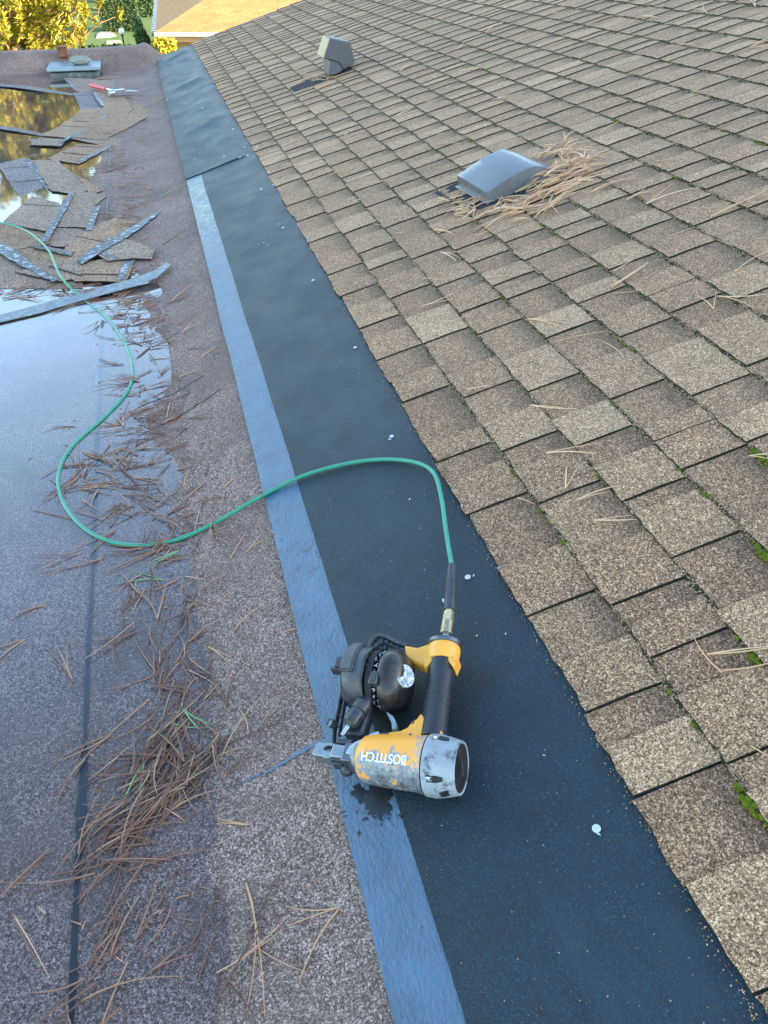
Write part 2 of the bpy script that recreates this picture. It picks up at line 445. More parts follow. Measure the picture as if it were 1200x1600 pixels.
# measured joints (dark near edges D, faint far edges F) of the first courses
DJ = {0: A1([(70, 70), (95, 130), (150, 220), (190, 297), (245, 395), (350, 540), (385, 650), (480, 800), (570, 945), (685, 1145)]) + A3([(335, 497), (530, 825)]) + A5([(75, 345), (340, 800)]) + A6([(365, 190), (1100, 1430)]),
      1: A1([(245, 100), (300, 180), (345, 255), (415, 350), (480, 445), (535, 520), (630, 655), (780, 870), (965, 1125)]) + A3([(730, 435), (960, 760)]) + A5([(470, 295), (640, 545), (985, 1045)]),
      2: A1([(470, 150), (535, 220), (615, 320), (735, 470), (850, 600), (955, 725), (1040, 825)]) + A2([(75, 945)]) + A4([(0, 400), (300, 740), (590, 1100)]) + A5([(1180, 580)]),
      3: A2([(0, 500), (165, 690), (460, 980)]) + A4([(500, 370), (660, 545)]),
      4: A2([(75, 320), (180, 430), (320, 525), (510, 685), (850, 960), (1100, 1180)]),
      5: A2([(265, 225), (460, 370), (640, 495), (735, 575), (1100, 825)]),
      6: A2([(365, 85), (560, 200), (725, 320), (1055, 510)]),
      7: A2([(855, 165), (1200, 340)])}
FJ = {0: A3([(275, 395), (410, 610)]) + A5([(210, 570), (450, 965)]) + A6([(690, 740)]),
      1: A1([(900, 1010)]) + A3([(625, 265), (820, 540)]) + A5([(310, 70), (550, 390), (790, 720)]),
      2: A1([(890, 650)]) + A2([(200, 1075)]) + A4([(150, 520), (380, 820)]) + A5([(970, 320)]),
      3: A2([(310, 825)]) + A4([(420, 275), (1020, 860)]), 4: A2([(620, 785), (980, 1075)]), 5: A2([(870, 655)]), 6: A2([(930, 420)]), 7: A2([(1040, 260)])}
def sh_unit(seed, high):
    """unit slab: u 0 (butt) .. 1 (head), v 0..1 along the eave; top thickness in metres on z"""
    rnd = random.Random(seed); nu, nv = 2, 6
    q = MB(); th = .0115 if high else .0078
    for k in (0, 1):
        for i in range(nu + 1):
            for j in range(nv + 1):
                u = i / nu; v = j / nv; z = 0
                if i == 0: u += rnd.uniform(-.018, .018)
                if j in (0, nv) and k == 1: v += rnd.uniform(-.010, .010)
                if k == 1:
                    z = th * (1 - u) + (.0052 if high else .0024) * u + rnd.uniform(-.0007, .0007) + (.0012 * math.sin(u * 3.1) if high else 0)
                q.v.append((u * 1.06 if i else u, v, z if k else -.001))
    W = nv + 1; S = (nu + 1) * W
    for i in range(nu):
        for j in range(nv):
            p = S + i * W + j; q.face((p, p + W, p + W + 1, p + 1)[::-1] if False else (p, p + W, p + W + 1, p + 1), 0)
    for j in range(nv): q.face((j, S + j, S + j + 1, j + 1), 1)
    for i in range(nu):
        p = i * W; q.face((p, p + W, S + p + W, S + p), 1)
        p = i * W + nv; q.face((p, S + p, S + p + W, p + W), 1)
    q.attr['u'] = [vv[0] for vv in q.v]; q.attr['r'] = [0.0] * len(q.v)
    return q
UN = {h: [sh_unit(11 + i + 50 * h, h) for i in range(6)] for h in (0, 1)}
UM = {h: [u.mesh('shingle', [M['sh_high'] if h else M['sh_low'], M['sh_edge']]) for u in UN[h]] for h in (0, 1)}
pieces = []
rs_ = random.Random(21)
for ci in range(len(CX) - 1):
    x0, x1 = CX[ci], CX[ci + 1]
    ymin = -.9 if ci < 12 else .2
    marks = []
    for p in DJ.get(ci, []): marks.append((on_slope(*p, .006).y, 'D'))
    for p in FJ.get(ci, []): marks.append((on_slope(*p, .006).y, 'F'))
    marks.sort()
    known = [mk for mk in marks]
    seq = []
    # clean duplicates
    for mk in known:
        if seq and mk[0] - seq[-1][0] < .035: continue
        seq.append(mk)
    def run_up(y, stop):
        out = []
        while y < stop:
            w = rs_.choice([.10, .13, .15, .17, .19, .21, .23]) * rs_.uniform(.9, 1.1)
            if rs_.random() < .62: out.append((y + w * rs_.uniform(.35, .65), 'F'))
            y += w; out.append((y, 'D'))
        return out
    if not seq: seq = [(ymin + rs_.uniform(0, .2), 'D')]
    low = []; y = seq[0][0]
    while y > ymin:
        w = rs_.choice([.13, .16, .19, .22]) * rs_.uniform(.9, 1.1)
        if seq[0][1] == 'D' or low:
            if rs_.random() < .6: low.append((y - w * rs_.uniform(.35, .6), 'F'))
        y -= w; low.append((y, 'D'))
    seq = sorted(low) + seq
    seq = seq + run_up(seq[-1][0], Y1 + .1)
    # drop marks too close
    cl = [seq[0]]
    for mk in seq[1:]:
        if mk[0] - cl[-1][0] > .03: cl.append(mk)
    # a wide raised tab always shows its shallow far edge part way along
    out = [cl[0]]
    for mk in cl[1:]:
        if mk[1] == 'D' and out[-1][1] == 'D' and mk[0] - out[-1][0] > .15: out.append((out[-1][0] + (mk[0] - out[-1][0]) * rs_.uniform(.38, .6), 'F'))
        out.append(mk)
    cl = out
    yend = Y1 + .14 + rs_.uniform(-.004, .004)
    for i in range(len(cl) - 1):
        (ya, ta), (yb, tb) = cl[i], cl[i + 1]
        if ya > yend - .03: break
        yb_ = min(yb, yend)
        high = 1 if ta == 'D' else 0
        ga = .0016 if ta == 'D' else -.001; gb = .0016 if tb == 'D' else -.002
        pieces.append((x0 + rs_.gauss(0, .0022), x1, ya + ga, yb_ - gb, high, rs_.randrange(6), rs_.random()))
def piece_matrix(p):
    x0, x1, ya, yb, high, k, r = p
    o = slope_pt(x0, ya, .0006)
    L = (x1 - x0) / math.cos(TH)
    tilt = (r - .5) * .010
    S = SDIR * L; Yv = (YDIR + SDIR * tilt) * (yb - ya)
    mt = Matrix.Identity(4)
    mt.col[0][:3] = S; mt.col[1][:3] = Yv; mt.col[2][:3] = CDIR; mt.col[3][:3] = o
    return mt
def px_area(p):
    c = [to_px(slope_pt(x, y, .01)) for x, y in ((p[0], p[2]), (p[1], p[2]), (p[1], p[3]), (p[0], p[3]))]
    if any(q is None for q in c): return 0
    cx = sum(q[0] for q in c) / 4; cy = sum(q[1] for q in c) / 4
    A = abs(sum(c[i][0] * c[(i + 1) % 4][1] - c[(i + 1) % 4][0] * c[i][1] for i in range(4))) / 2
    return A if (-20 < cx < 1220 and -15 < cy < 1620) else 0
pieces.sort(key=px_area, reverse=True)
for p in pieces[:300]:
    o = bpy.data.objects.new('shingle', UM[p[4]][p[5]]); COL.objects.link(o); o.parent = pitched_roof
    o.matrix_local = piece_matrix(p)
far = MB(); far.attr = {'u': [], 'r': []}
for p in pieces[300:]:
    mt = piece_matrix(p); u = UN[p[4]][p[5]]; bb = len(far.v)
    far.v.extend(tuple(mt @ Vector(q)) for q in u.v)
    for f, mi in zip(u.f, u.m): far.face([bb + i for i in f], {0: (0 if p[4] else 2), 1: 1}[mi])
    far.attr['u'].extend(u.attr['u']); far.attr['r'].extend([p[6]] * len(u.v))
o = far.build('shingle_field', [M['sh_high'], M['sh_edge'], M['sh_low']], pitched_roof); tag(o, kind='stuff')

# dark silt and moss under every course edge, with the butt's shade coloured in
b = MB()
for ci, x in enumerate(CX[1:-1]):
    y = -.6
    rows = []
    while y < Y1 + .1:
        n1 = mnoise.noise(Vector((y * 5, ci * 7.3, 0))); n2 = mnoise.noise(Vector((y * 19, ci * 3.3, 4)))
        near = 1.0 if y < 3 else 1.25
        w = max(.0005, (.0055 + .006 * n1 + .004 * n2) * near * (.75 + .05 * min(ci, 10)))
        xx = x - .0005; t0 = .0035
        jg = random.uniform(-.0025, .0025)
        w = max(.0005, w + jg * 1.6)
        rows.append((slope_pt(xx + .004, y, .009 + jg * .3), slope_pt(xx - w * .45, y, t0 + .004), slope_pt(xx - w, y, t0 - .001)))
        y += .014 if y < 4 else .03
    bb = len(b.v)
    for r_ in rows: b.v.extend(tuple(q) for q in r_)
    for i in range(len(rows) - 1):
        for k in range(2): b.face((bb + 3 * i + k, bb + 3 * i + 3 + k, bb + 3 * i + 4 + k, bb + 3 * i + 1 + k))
tag(b.build('course_moss_shade', M['dirt_moss_shade'], pitched_roof, smooth=70), kind='stuff')

# ridge caps
b = MB()
for k in range(60):
    y = Y0 + k * .22
    for s_ in (-1, 1):
        b.box(Vector((RIDGE + s_ * .075, y, zr + .004 - .0225)), (.16, .24, .006), (math.cos(TH), 0, -s_ * math.sin(TH)), (0, 1, .02), (s_ * math.sin(TH), 0, math.cos(TH)))
b.attr = {'u': [0.0] * len(b.v), 'r': [(i // 8 * .37) % 1 for i in range(len(b.v))]}
tag(b.build('ridge_cap', M['sh_high'], pitched_roof), kind='stuff')
# rake edge board
b = MB(); L = (RIDGE - .22) / math.cos(TH)
b.box(slope_pt((RIDGE + .22) / 2, Y1 + .175, -.09), (L, .02, .16), SDIR, YDIR, CDIR)
b.build('rake_board', simple('brown_paint', (.12, .07, .045), .6), pitched_roof)
#@@OBJECTS@@
# ------------------------------------------------------------------ felt sheets
def felt_sheet(name, ya, yb, xl, xr, off, wr):
    b = MB(); nx = 15; ny = int((yb - ya) / .04)
    for j in range(ny + 1):
        y = ya + (yb - ya) * j / ny
        for i in range(nx + 1):
            t = i / nx
            ed = .0025 * mnoise.noise(Vector((y * 2.3, i // 8 * 9.0, 1.0)))
            x = xl + (xr - xl) * t + (ed if i in (0, nx) else 0)
            w = wr(x, y)
            b.v.append(tuple(slope_pt(x, y, off + w)))
    W = nx + 1
    for j in range(ny):
        for i in range(nx):
            q = j * W + i; b.face((q, q + 1, q + W + 1, q + W))
    # thickness at the rim
    n0 = len(b.v)
    loop = [i for i in range(W)] + [j * W + nx for j in range(1, ny + 1)] + [ny * W + i for i in range(nx - 1, -1, -1)] + [j * W for j in range(ny - 1, 0, -1)]
    for k in loop:
        b.v.append(tuple(Vector(b.v[k]) - CDIR * (off - .0005 + .001)))
    for k in range(len(loop)):
        k2 = (k + 1) % len(loop); b.face((loop[k], n0 + k, n0 + k2, loop[k2]))
    return b
def wr_near(x, y):
    return .0026 * mnoise.noise(Vector((x * 4, y * 2.0, 2))) * (1 - sstep((x - .45) / .06)) + .0012 * sstep((y - 3.2) / 1.2) * (1 + math.sin(y * 7 + x * 5))
def wr_far(x, y):
    s = y * 1.0 - (x - .1) * .55 + .05 * mnoise.noise(Vector((x * 5, y * 2, 0)))
    w = 0
    for (c, wd, h) in ((5.15, .05, .005), (5.42, .09, .006), (6.05, .10, .008), (6.9, .10, .007), (7.35, .06, .006), (8.0, .12, .009), (9.0, .14, .010), (9.55, .10, .012), (10.05, .10, .010)):
        w += 1.9 * h * math.exp(-((s - c) / wd) ** 2) * (.5 + .5 * math.sin(x * 6 + c * 3))
    return (w + .004 * (mnoise.noise(Vector((x * 3, y * 2.2, 7))) + .4)) * (1 - sstep((x - .42) / .10)) - .0062 * sstep((x - .44) / .09)
near_sheet = felt_sheet('felt_sheet', -.7, 5.25, .2115, .60, .0042, wr_near).build('felt_sheet', M['felt'], smooth=60)
tag(near_sheet, 'long near sheet of black roofing felt with a smooth blue-grey band along its left edge', 'roofing felt', 'felt sheets laid up the valley')
b = felt_sheet('b', -.7, 5.20, .1215, .2145, .0026, lambda x, y: .0006 * mnoise.noise(Vector((x * 9, y * 6, 5))))
tag(b.build('selvage_band', M['selvage'], near_sheet, smooth=60), 'smooth blue-grey selvage band smeared with black tar spots')
b = felt_sheet('b', 4.99, 10.66, .1195, .600, .0085, wr_far)
tag(b.build('felt_sheet', M['felt'], smooth=60), 'rumpled far sheet of black felt lapped over the near one, at the roof end', 'roofing felt', 'felt sheets laid up the valley')
# wet tar and the nailer's painted-in shadow, lying on the band
b = MB()
def splat(px, py, rx, ry, seed, n=44):
    c = on_slope(px, py, .0); k = len(b.v); b.v.append(tuple(slope_pt(c.x, c.y, .0044)))
    for i in range(n):
        a_ = 2 * math.pi * i / n; d = Vector((math.cos(a_), math.sin(a_), 0)); f = 1 + .55 * mnoise.noise(d * 1.7 + Vector((seed, 0, 0))) + .35 * mnoise.noise(d * 5 + Vector((0, seed, 0)))
        x = min(.2095, max(.127, c.x + d.x * rx * f)); b.v.append(tuple(slope_pt(x, c.y + d.y * ry * f, .0031)))
    for i in range(n): b.face((k, k + 1 + i, k + 1 + (i + 1) % n))
splat(590, 1250, .030, .034, 3.1); splat(562, 1240, .012, .016, 8.4)
for i in range(26): splat(random.gauss(590, 24), random.gauss(1272, 9), random.uniform(.0008, .003), random.uniform(.0008, .003), i * 3.3, 9)
tag(b.build('tar_smear_shadow', M['tar'], smooth=80), 'wet black tar and painted shadow on the band below the nailer', 'tar')

# ------------------------------------------------------------------ nailer
BETA = rad(31)
GO = on_slope(640, 1192, .050)
GA = SDIR * math.cos(BETA) - YDIR * math.sin(BETA)
GB = SDIR * math.sin(BETA) + YDIR * math.cos(BETA)
gm = Matrix.Identity(4)
for i, q in enumerate((GA, GB, CDIR, GO)): gm.col[i][:3] = q
gun = empty('nail_gun', mat=gm)
tag(gun, 'worn yellow and grey pneumatic coil nailer lying on its side on the felt', 'nail gun')
def gl(px, py, c=0.0):
    p = on_slope(px, py, .050 + c) - GO
    return (p.dot(GA), p.dot(GB))
# materials of the tool
m = NT('yellow_paint_worn'); oc = m.obj(); sx = m.sep(oc, 0); sy = m.sep(oc, 1)
nz = m.noise(42, 6, .7, oc); nz2 = m.noise(150, 5, .75, oc)
g = m.math('ADD', m.math('MULTIPLY', sy, -17.0), m.math('MULTIPLY', m.math('SUBTRACT', nz, .5), 4.2))
wear = m.ramp(g, [(.12, 0.0), (.34, 1.0)])
gx_ = m.math('ADD', m.math('MULTIPLY', sx, 22.0), m.math('MULTIPLY', m.math('SUBTRACT', nz, .5), 2.0))
wear = m.math('MAXIMUM', wear, m.ramp(gx_, [(.35, 0.0), (.75, 1.0)]))
grime = m.ramp(m.math('ADD', m.math('ADD', m.math('MULTIPLY', nz2, .5), m.math('MULTIPLY', nz, .35)), m.math('MULTIPLY', sy, -5.0)), [(.55, 0.0), (.72, .92)])
yel = m.mix(m.noise(20, 4, .6, oc), (.74, .28, .022), (.90, .38, .045))
metalc = m.mix(m.noise(60, 5, .7, oc), (.15, .165, .17), (.32, .345, .35))
c = m.mix(wear, yel, m.mix(grime, metalc, (.02, .022, .026)))
m.set(col=c, rough=m.ramp(nz2, [(.3, .32), (.7, .55)])); m.bump(nz2, .12, .001); M['yellow'] = m.mat
m = NT('yellow_paint'); oc = m.obj(); nz = m.noise(90, 5, .7, oc)
m.set(col=m.mix(m.ramp(nz, [(.62, 0.0), (.70, .8)]), m.mix(m.noise(25, 3, .6, oc), (.74, .30, .028), (.88, .41, .055)), (.30, .15, .04)), rough=.42); M['yellow2'] = m.mat
m = NT('cast_grey_paint'); oc = m.obj(); nz = m.noise(38, 6, .75, oc); n3 = m.noise(14, 4, .6, oc)
c = m.mix(m.ramp(n3, [(.3, 0.0), (.7, 1.0)]), (.17, .19, .20), (.34, .37, .385))
c = m.mix(m.ramp(nz, [(.52, 0.0), (.64, .95)]), c, (.05, .055, .06)); m.set(col=c, rough=.42); m.bump(nz, .15, .001); M['castgrey'] = m.mat
M['rubber'] = simple('black_rubber', (.020, .021, .023), .48, 0, .3, 50, .15)
m = NT('black_plastic'); oc = m.obj(); nz = m.noise(45, 6, .7, oc)
m.set(col=m.ramp(nz, [(.35, (.016, .018, .021)), (.6, (.045, .05, .056)), (.75, (.13, .14, .15))]), rough=m.ramp(nz, [(.3, .3), (.7, .5)])); M['plastic'] = m.mat
m = NT('gloss_plastic'); oc = m.obj(); nz = m.noise(60, 5, .7, oc)
m.set(col=m.ramp(nz, [(.4, (.012, .011, .011)), (.7, (.05, .04, .034))]), rough=.28); M['gloss'] = m.mat
M['steel'] = simple('worn_steel', (.42, .45, .48), .32, .85, .25, 80, .1)
M['darksteel'] = simple('dark_steel', (.13, .14, .15), .35, .8, .3, 70, .1)
M['midsteel'] = simple('mid_steel', (.26, .28, .30), .38, .8, .35, 70, .15)
M['dark'] = simple('dark_recess', (.008, .008, .009), .7)
M['grey'] = simple('grey_pad', (.075, .078, .08), .6, 0, .3, 90, .2)
M['white_ink'] = simple('white_lettering', (.70, .72, .72), .6, 0, .25, 200)
m = NT('silver_disc'); nz = m.noise(120, 6, .75, m.obj()); m.set(col=m.ramp(nz, [(.38, (.10, .12, .13)), (.55, (.50, .55, .58)), (.75, (.68, .73, .75))]), rough=.4); M['disc'] = m.mat

# body
b = MB(); b.lathe((0, 0, 0), (1, 0, 0), [(-.088, .020), (-.087, .030), (-.080, .037), (-.066, .041), (-.03, .0435), (.0, .044), (.018, .045), (.030, .047), (.0345, .0485)], 48)
body = b.build('body', M['yellow'], gun, smooth=50)
b = MB(); b.lathe((.0345, 0, 0), (1, 0, 0), [(0, .047), (.0015, .0495), (.018, .0505), (.034, .0475), (.050, .0435), (.0545, .0425), (.0555, .0415), (.0540, .0385), (.0525, .0383)], 48)
endcap = b.build('end_cap', M['castgrey'], gun, smooth=45)
b = MB(); b.lathe((.086, 0, 0), (1, 0, 0), [(0, .038), (.0030, .0376), (.0036, .036)], 40)
face = b.build('cap_disc', M['gloss'], endcap, smooth=40)
b = MB()
for k in range(5): b.box((.0899, .010 - k * .0035, .008 - .005 * k), (.0006, .0022 + .0006 * (k % 2), .0085), Z=(0, .55, .83), Y=(0, .83, -.55))
b.build('cap_print', M['grey'], face)
def cap_r(a):
    t = a - .0345
    pr = [(0, .047), (.0015, .0495), (.018, .0505), (.034, .0475), (.050, .0435), (.0545, .0425)]
    for (t0, r0), (t1, r1) in zip(pr, pr[1:]):
        if t0 <= t <= t1: return r0 + (r1 - r0) * (t - t0) / (t1 - t0)
    return .045
def on_cap(a, ang, lift=0.0):
    r = cap_r(a) + lift; return Vector((a, math.sin(ang) * r, math.cos(ang) * r))
for ang in (rad(33), rad(-52), rad(128), rad(-140)):
    b = MB(); n_ = Vector((0, math.sin(ang), math.cos(ang))); tt = Vector((0, math.cos(ang), -math.sin(ang)))
    pts = []
    ol = [(-.012, -.006), (-.012, .006), (.004, .0055), (.014, .0025), (.014, -.0025), (.004, -.0055)]
    b.prism(ol, -.004, .0007, on_cap(.058, ang, 0), Vector((1, 0, 0)), tt, n_)
    rec = b.build('screw_pocket', M['dark'], endcap)
    b = MB(); b.lathe(on_cap(.048, ang, -.0035), Vector((.75, 0, 0)) + n_ * .6, [(0, .0045), (.007, .0045), (.008, .0035), (.0065, .0022)], 12); b.build('screw', M['steel'], rec, smooth=40)
b = MB(); ang = rad(-88); b.lathe(on_cap(.072, ang, -.004), Vector((.5, math.sin(ang), math.cos(ang))), [(0, .012), (.0047, .010)], 20, flat=.7); b.build('exhaust_port', M['dark'], endcap)
b = MB(); b.lathe((.0335, 0, 0), (1, 0, 0), [(0, .0488), (.0012, .0492)], 48); b.build('gasket', M['dark'], gun)
# raised lettering on the body, upside down as the tool lies
cu = bpy.data.curves.new('lettering', 'FONT'); cu.body = 'BOSTITCH'; cu.size = .0205; cu.extrude = .0003; cu.align_x = 'CENTER'; cu.align_y = 'CENTER'; cu.offset = .00035; cu.space_character = .96
tob = bpy.data.objects.new('lettering_tmp', cu); COL.objects.link(tob)
dg = bpy.context.evaluated_depsgraph_get(); tme = bpy.data.meshes.new_from_object(tob.evaluated_get(dg))
bpy.data.objects.remove(tob); tme.name = 'lettering'
bmm = bmesh.new(); bmm.from_mesh(tme); bmesh.ops.subdivide_edges(bmm, edges=[e for e in bmm.edges if e.calc_length() > .004], cuts=2); bmm.to_mesh(tme); bmm.free()
xs_ = [v.co.x for v in tme.vertices]; wd = max(xs_) - min(xs_)
for v in tme.vertices:
    a = -.030 - v.co.x * (.078 / wd); an = -rad(22) - v.co.y / .044; r = .0440 + v.co.z + .0002
    v.co = (a, math.sin(an) * r, math.cos(an) * r)
tme.materials.append(M['white_ink']); o = bpy.data.objects.new('lettering', tme); COL.objects.link(o); o.parent = body
# trigger housing web
ol = [gl(*p, .012) for p in [(566, 1176), (572, 1164), (583, 1159), (600, 1158), (607, 1145), (626, 1143), (637, 1138), (644, 1129), (652, 1124), (658, 1115), (668, 1127), (678, 1134), (690, 1141), (694, 1152), (690, 1200), (575, 1195)]]
b = MB(); b.prism(ol, -.014, .016); web = b.build('trigger_housing', M['yellow2'], gun, bevel=.0035)
for p in ((611, 1151), (628, 1152), (641, 1148), (645, 1129)):
    q = gl(*p, .016); b = MB(); b.lathe((q[0], q[1], .0145), (0, 0, 1), [(0, .0026), (.0022, .0026), (.0024, .0015), (.0018, .0012)], 12); b.build('pin', M['darksteel'], web, smooth=40)
b = MB(); pts = [gl(*p) for p in [(614, 1143), (613, 1132), (608, 1122), (604, 1114), (609, 1117), (616, 1122), (620, 1130), (622, 1143)]]
b.prism(pts, -.007, .007); b.build('trigger', M['castgrey'], gun, bevel=.0015)
# handle with rubber sleeve
h0 = Vector((.030, .045, 0)); h1 = Vector((.012, .222, 0)); hd = h1 - h0; HL = hd.length
b = MB(); b.lathe(h0, hd, [(0, .024), (.02, .0235), (.06, .0225), (.10, .0228), (HL - .025, .0255), (HL - .008, .0275)], 36, flat=.92, ref=(0, 0, 1))
grip = b.build('grip', M['rubber'], gun, smooth=60)
for k in range(3):
    b = MB(); b.lathe(h0 + hd.normalized() * (.062 + .012 * k), hd, [(0, .0226), (.001, .0237), (.004, .0237), (.005, .0226)], 36, flat=.92); b.build('grip_rib', M['rubber'], grip, smooth=40)
# handle head: yellow collar, side arm, end plate and air plug
hdn = hd.normalized(); hs = Vector((hdn.y, -hdn.x, 0))
b = MB(); b.lathe(h1 - hdn * .022, hdn, [(0, .0285), (.010, .0300), (.022, .0310), (.030, .0312), (.034, .030)], 40, flat=.93)
for (c0, r0) in ((-.020, .013), (.021, .012)):
    ce = h1 - hdn * .024 + hs * c0
    b.prism([(-r0, .004), (r0, .004), (0 + math.copysign(.006, c0), -.020)], -.014, .0185, ce, hs, hdn, Vector((0, 0, 1)))
head = b.build('handle_head', M['yellow2'], gun, bevel=.002, smooth=45)
ol = [gl(*p, .0) for p in [(634, 1014), (655, 1018), (672, 1012), (690, 1012), (690, 1042), (668, 1048), (652, 1043), (638, 1036)]]
b = MB(); b.prism(ol, -.014, .014); b.build('side_arm', M['yellow2'], gun, bevel=.005, bseg=3)
b = MB(); b.lathe(h1 + hdn * .012, hdn, [(0, .031), (.002, .033), (.0075, .033), (.009, .030), (.0095, .016)], 40, flat=.93); plate = b.build('inlet_plate', M['darksteel'], gun, smooth=40)
b = MB(); b.lathe(h1 + hdn * .020, hdn, [(0, .0115), (.005, .0110), (.0052, .0085), (.012, .0080), (.013, .0060), (.020, .0062), (.021, .0075), (.027, .0075)], 20); b.build('air_plug', M['steel'], plate, smooth=35)
# nail drum: canister, coil of nails in the gap, domed lid
DB, DC = .150, .010
b = MB(); b.lathe((-.152, DB, DC), (1, 0, 0), [(0, .020), (.001, .044), (.005, .053), (.014, .0575), (.030, .0590), (.044, .0600), (.048, .0612), (.050, .0600), (.050, .0555), (.040, .0545)], 56)
can = b.build('canister', M['plastic'], gun, smooth=50)
b = MB(); b.lathe((-.100, DB, DC), (1, 0, 0), [(0, .054), (.012, .054), (.0125, .03)], 40); coil = b.build('nail_coil', M['dark'], can)
for k in range(44):
    a = rad(k * 8.2 + 3); R = .0490 if k % 2 else .041
    q = Vector((-.0875 + .003 * (k % 3), DB + math.cos(a) * R, DC + math.sin(a) * R)); b = MB() if k == 0 else b
    if k == 0:
        b.lathe((0, 0, 0), (1, 0, 0), [(-.012, .0016), (0, .0016), (.0002, .0048), (.0014, .0046), (.0018, .003)], 12); nme = b.mesh('nail_head', M['steel']); nme.shade_smooth(); nme.set_sharp_from_angle(angle=rad(40))
    o = bpy.data.objects.new('nail_head', nme); COL.objects.link(o); o.parent = coil; o.location = q
b = MB(); b.lathe((-.076, DB, DC), (1, 0, 0), [(0, .030), (0, .0555), (.003, .0575), (.016, .0570), (.027, .0520), (.036, .0430), (.041, .0330), (.043, .0240), (.0425, .0200)], 56, ref=(0, .2, 1))
lid = b.build('lid', M['gloss'], gun, smooth=55)
b = MB(); b.box((-.080, DB - .030, DC + .048), (.016, .026, .014)); b.build('hinge', M['plastic'], lid, bevel=.003)
b = MB(); b.box((-.080, DB + .05, DC - .01), (.016, .024, .02)); b.build('hinge', M['plastic'], lid, bevel=.003)
dn = Vector((.84, -.06, .54)).normalized(); dc = Vector((-.0335, DB - .006, DC + .0270))
b = MB(); b.lathe(dc - dn * .004, dn, [(0, .0205), (.0045, .0205), (.0055, .0195)], 32); disc = b.build('cap_disc', M['disc'], lid, smooth=40)
u_ = dn.cross(Vector((0, 1, 0))).normalized(); w_ = dn.cross(u_)
b = MB()
for k in range(14):
    if k in (4, 9): continue
    a = 2 * math.pi * k / 14; b.box(dc + dn * .0007 + (u_ * math.cos(a) + w_ * math.sin(a)) * .0166 + dn * .0010, (.0016, .0018, .0006), u_, w_, dn)
b.build('disc_hole', M['dark'], disc)
# lid latch: rubber pad in a raised rim across the canister
def arc_block(b, a0, a1, r0, r1, f0, f1, n=14):
    bb = len(b.v)
    for k in range(n + 1):
        f = rad(f0 + (f1 - f0) * k / n)
        for (a, r) in ((a0, r0), (a1, r0), (a1, r1), (a0, r1)): b.v.append((a, DB + math.cos(f) * r, DC + math.sin(f) * r))
    for k in range(n):
        for e in range(4): b.face((bb + 4 * k + e, bb + 4 * k + (e + 1) % 4, bb + 4 * k + 4 + (e + 1) % 4, bb + 4 * k + 4 + e))
    b.face((bb, bb + 1, bb + 2, bb + 3)[::-1]); b.face(tuple(bb + 4 * n + e for e in range(4)))
b = MB(); arc_block(b, -.1475, -.1225, .053, .0625, 28, 112); pad0 = b.build('latch_rim', M['plastic'], gun, bevel=.002)
b = MB(); arc_block(b, -.1445, -.1255, .0620, .0650, 32, 108); b.build('latch_pad', M['grey'], pad0, bevel=.0015)
b = MB(); b.box((-.158, DB + .005, DC + .040), (.018, .022, .012)); b.box((-.166, DB - .006, DC + .030), (.022, .005, .020)); b.build('latch_tab', M['plastic'], gun, bevel=.0015)
for k in range(3):
    b = MB(); f = rad(70 + 14 * k); b.box((-.100, DB + math.cos(f) * .0598, DC + math.sin(f) * .0598), (.010, .0015, .0012), Y=(0, -math.sin(f), math.cos(f)), Z=(0, math.cos(f), math.sin(f))); b.build('canister_mark', M['dark'], can)
# upper support loop between canister and handle head
b = MB(); P3 = lambda l, c: [Vector((*gl(px, py, c), c)) for px, py in l]
outer = P3([(572, 1030), (576, 1015), (581, 1003), (589, 995), (597, 994), (606, 997), (620, 1005), (637, 1011)], .004)
b.tube(outer, [.0045] * 8, 8, 0, 1.6, (0, 0, 1)); loop = b.build('support_loop', M['plastic'], gun, smooth=60)
b = MB(); b.tube(P3([(580, 1020), (588, 1010), (600, 1005), (612, 1010), (624, 1016), (637, 1022)], .008), .0028, 6, 0, 1.5, (0, 0, 1)); b.tube(P3([(584, 1024), (594, 1016), (606, 1016), (618, 1022), (637, 1033)], .008), .0028, 6, 0, 1.5, (0, 0, 1)); b.build('inner_rail', M['plastic'], loop, smooth=60)
for (p, q) in (((598, 996), (597, 1016)), ((608, 1000), (602, 1020)), ((613, 1004), (620, 1022)), ((622, 1008), (629, 1028)), ((590, 1000), (592, 1018))):
    b = MB(); b.tube(P3([p, q], .006), .0018, 6, 0, 2.0, (0, 0, 1)); b.build('rib', M['plastic'], loop, smooth=60)
# feed cylinder, rail and nose
f0 = Vector((-.096, .108, .022)); f1 = Vector((-.118, .045, .022)); fd = f1 - f0; FL = fd.length
b = MB(); b.lathe(f0, fd, [(0, .011), (FL * .25, .0125), (FL * .27, .0165), (FL * .50, .0165), (FL * .52, .0135), (FL * .56, .0150), (FL * .92, .0145), (FL * .96, .011), (FL, .0075)], 28)
fc = b.build('feed_cylinder', M['plastic'], gun, smooth=35)
b = MB(); b.cyl(f1 - fd * .05, f1 + fd.normalized() * .020, .0042, .0036, 12); b.build('feed_rod', M['steel'], fc, smooth=40)
b = MB(); b.box((-.112, .075, -.004), (.036, .080, .030)); b.build('feed_housing', M['plastic'], gun, bevel=.005)
b = MB(); b.tube([(-.158, .128, .012), (-.152, .082, .010), (-.148, .040, .008), (-.140, .010, .006)], .0035, 6, 0, 1.8, (0, 0, 1)); b.tube([(-.143, .100, .016), (-.138, .060, .014), (-.134, .030, .012)], .0028, 6, 0, 1.8, (0, 0, 1))
rail = b.build('feed_rail', M['plastic'], gun, smooth=60)
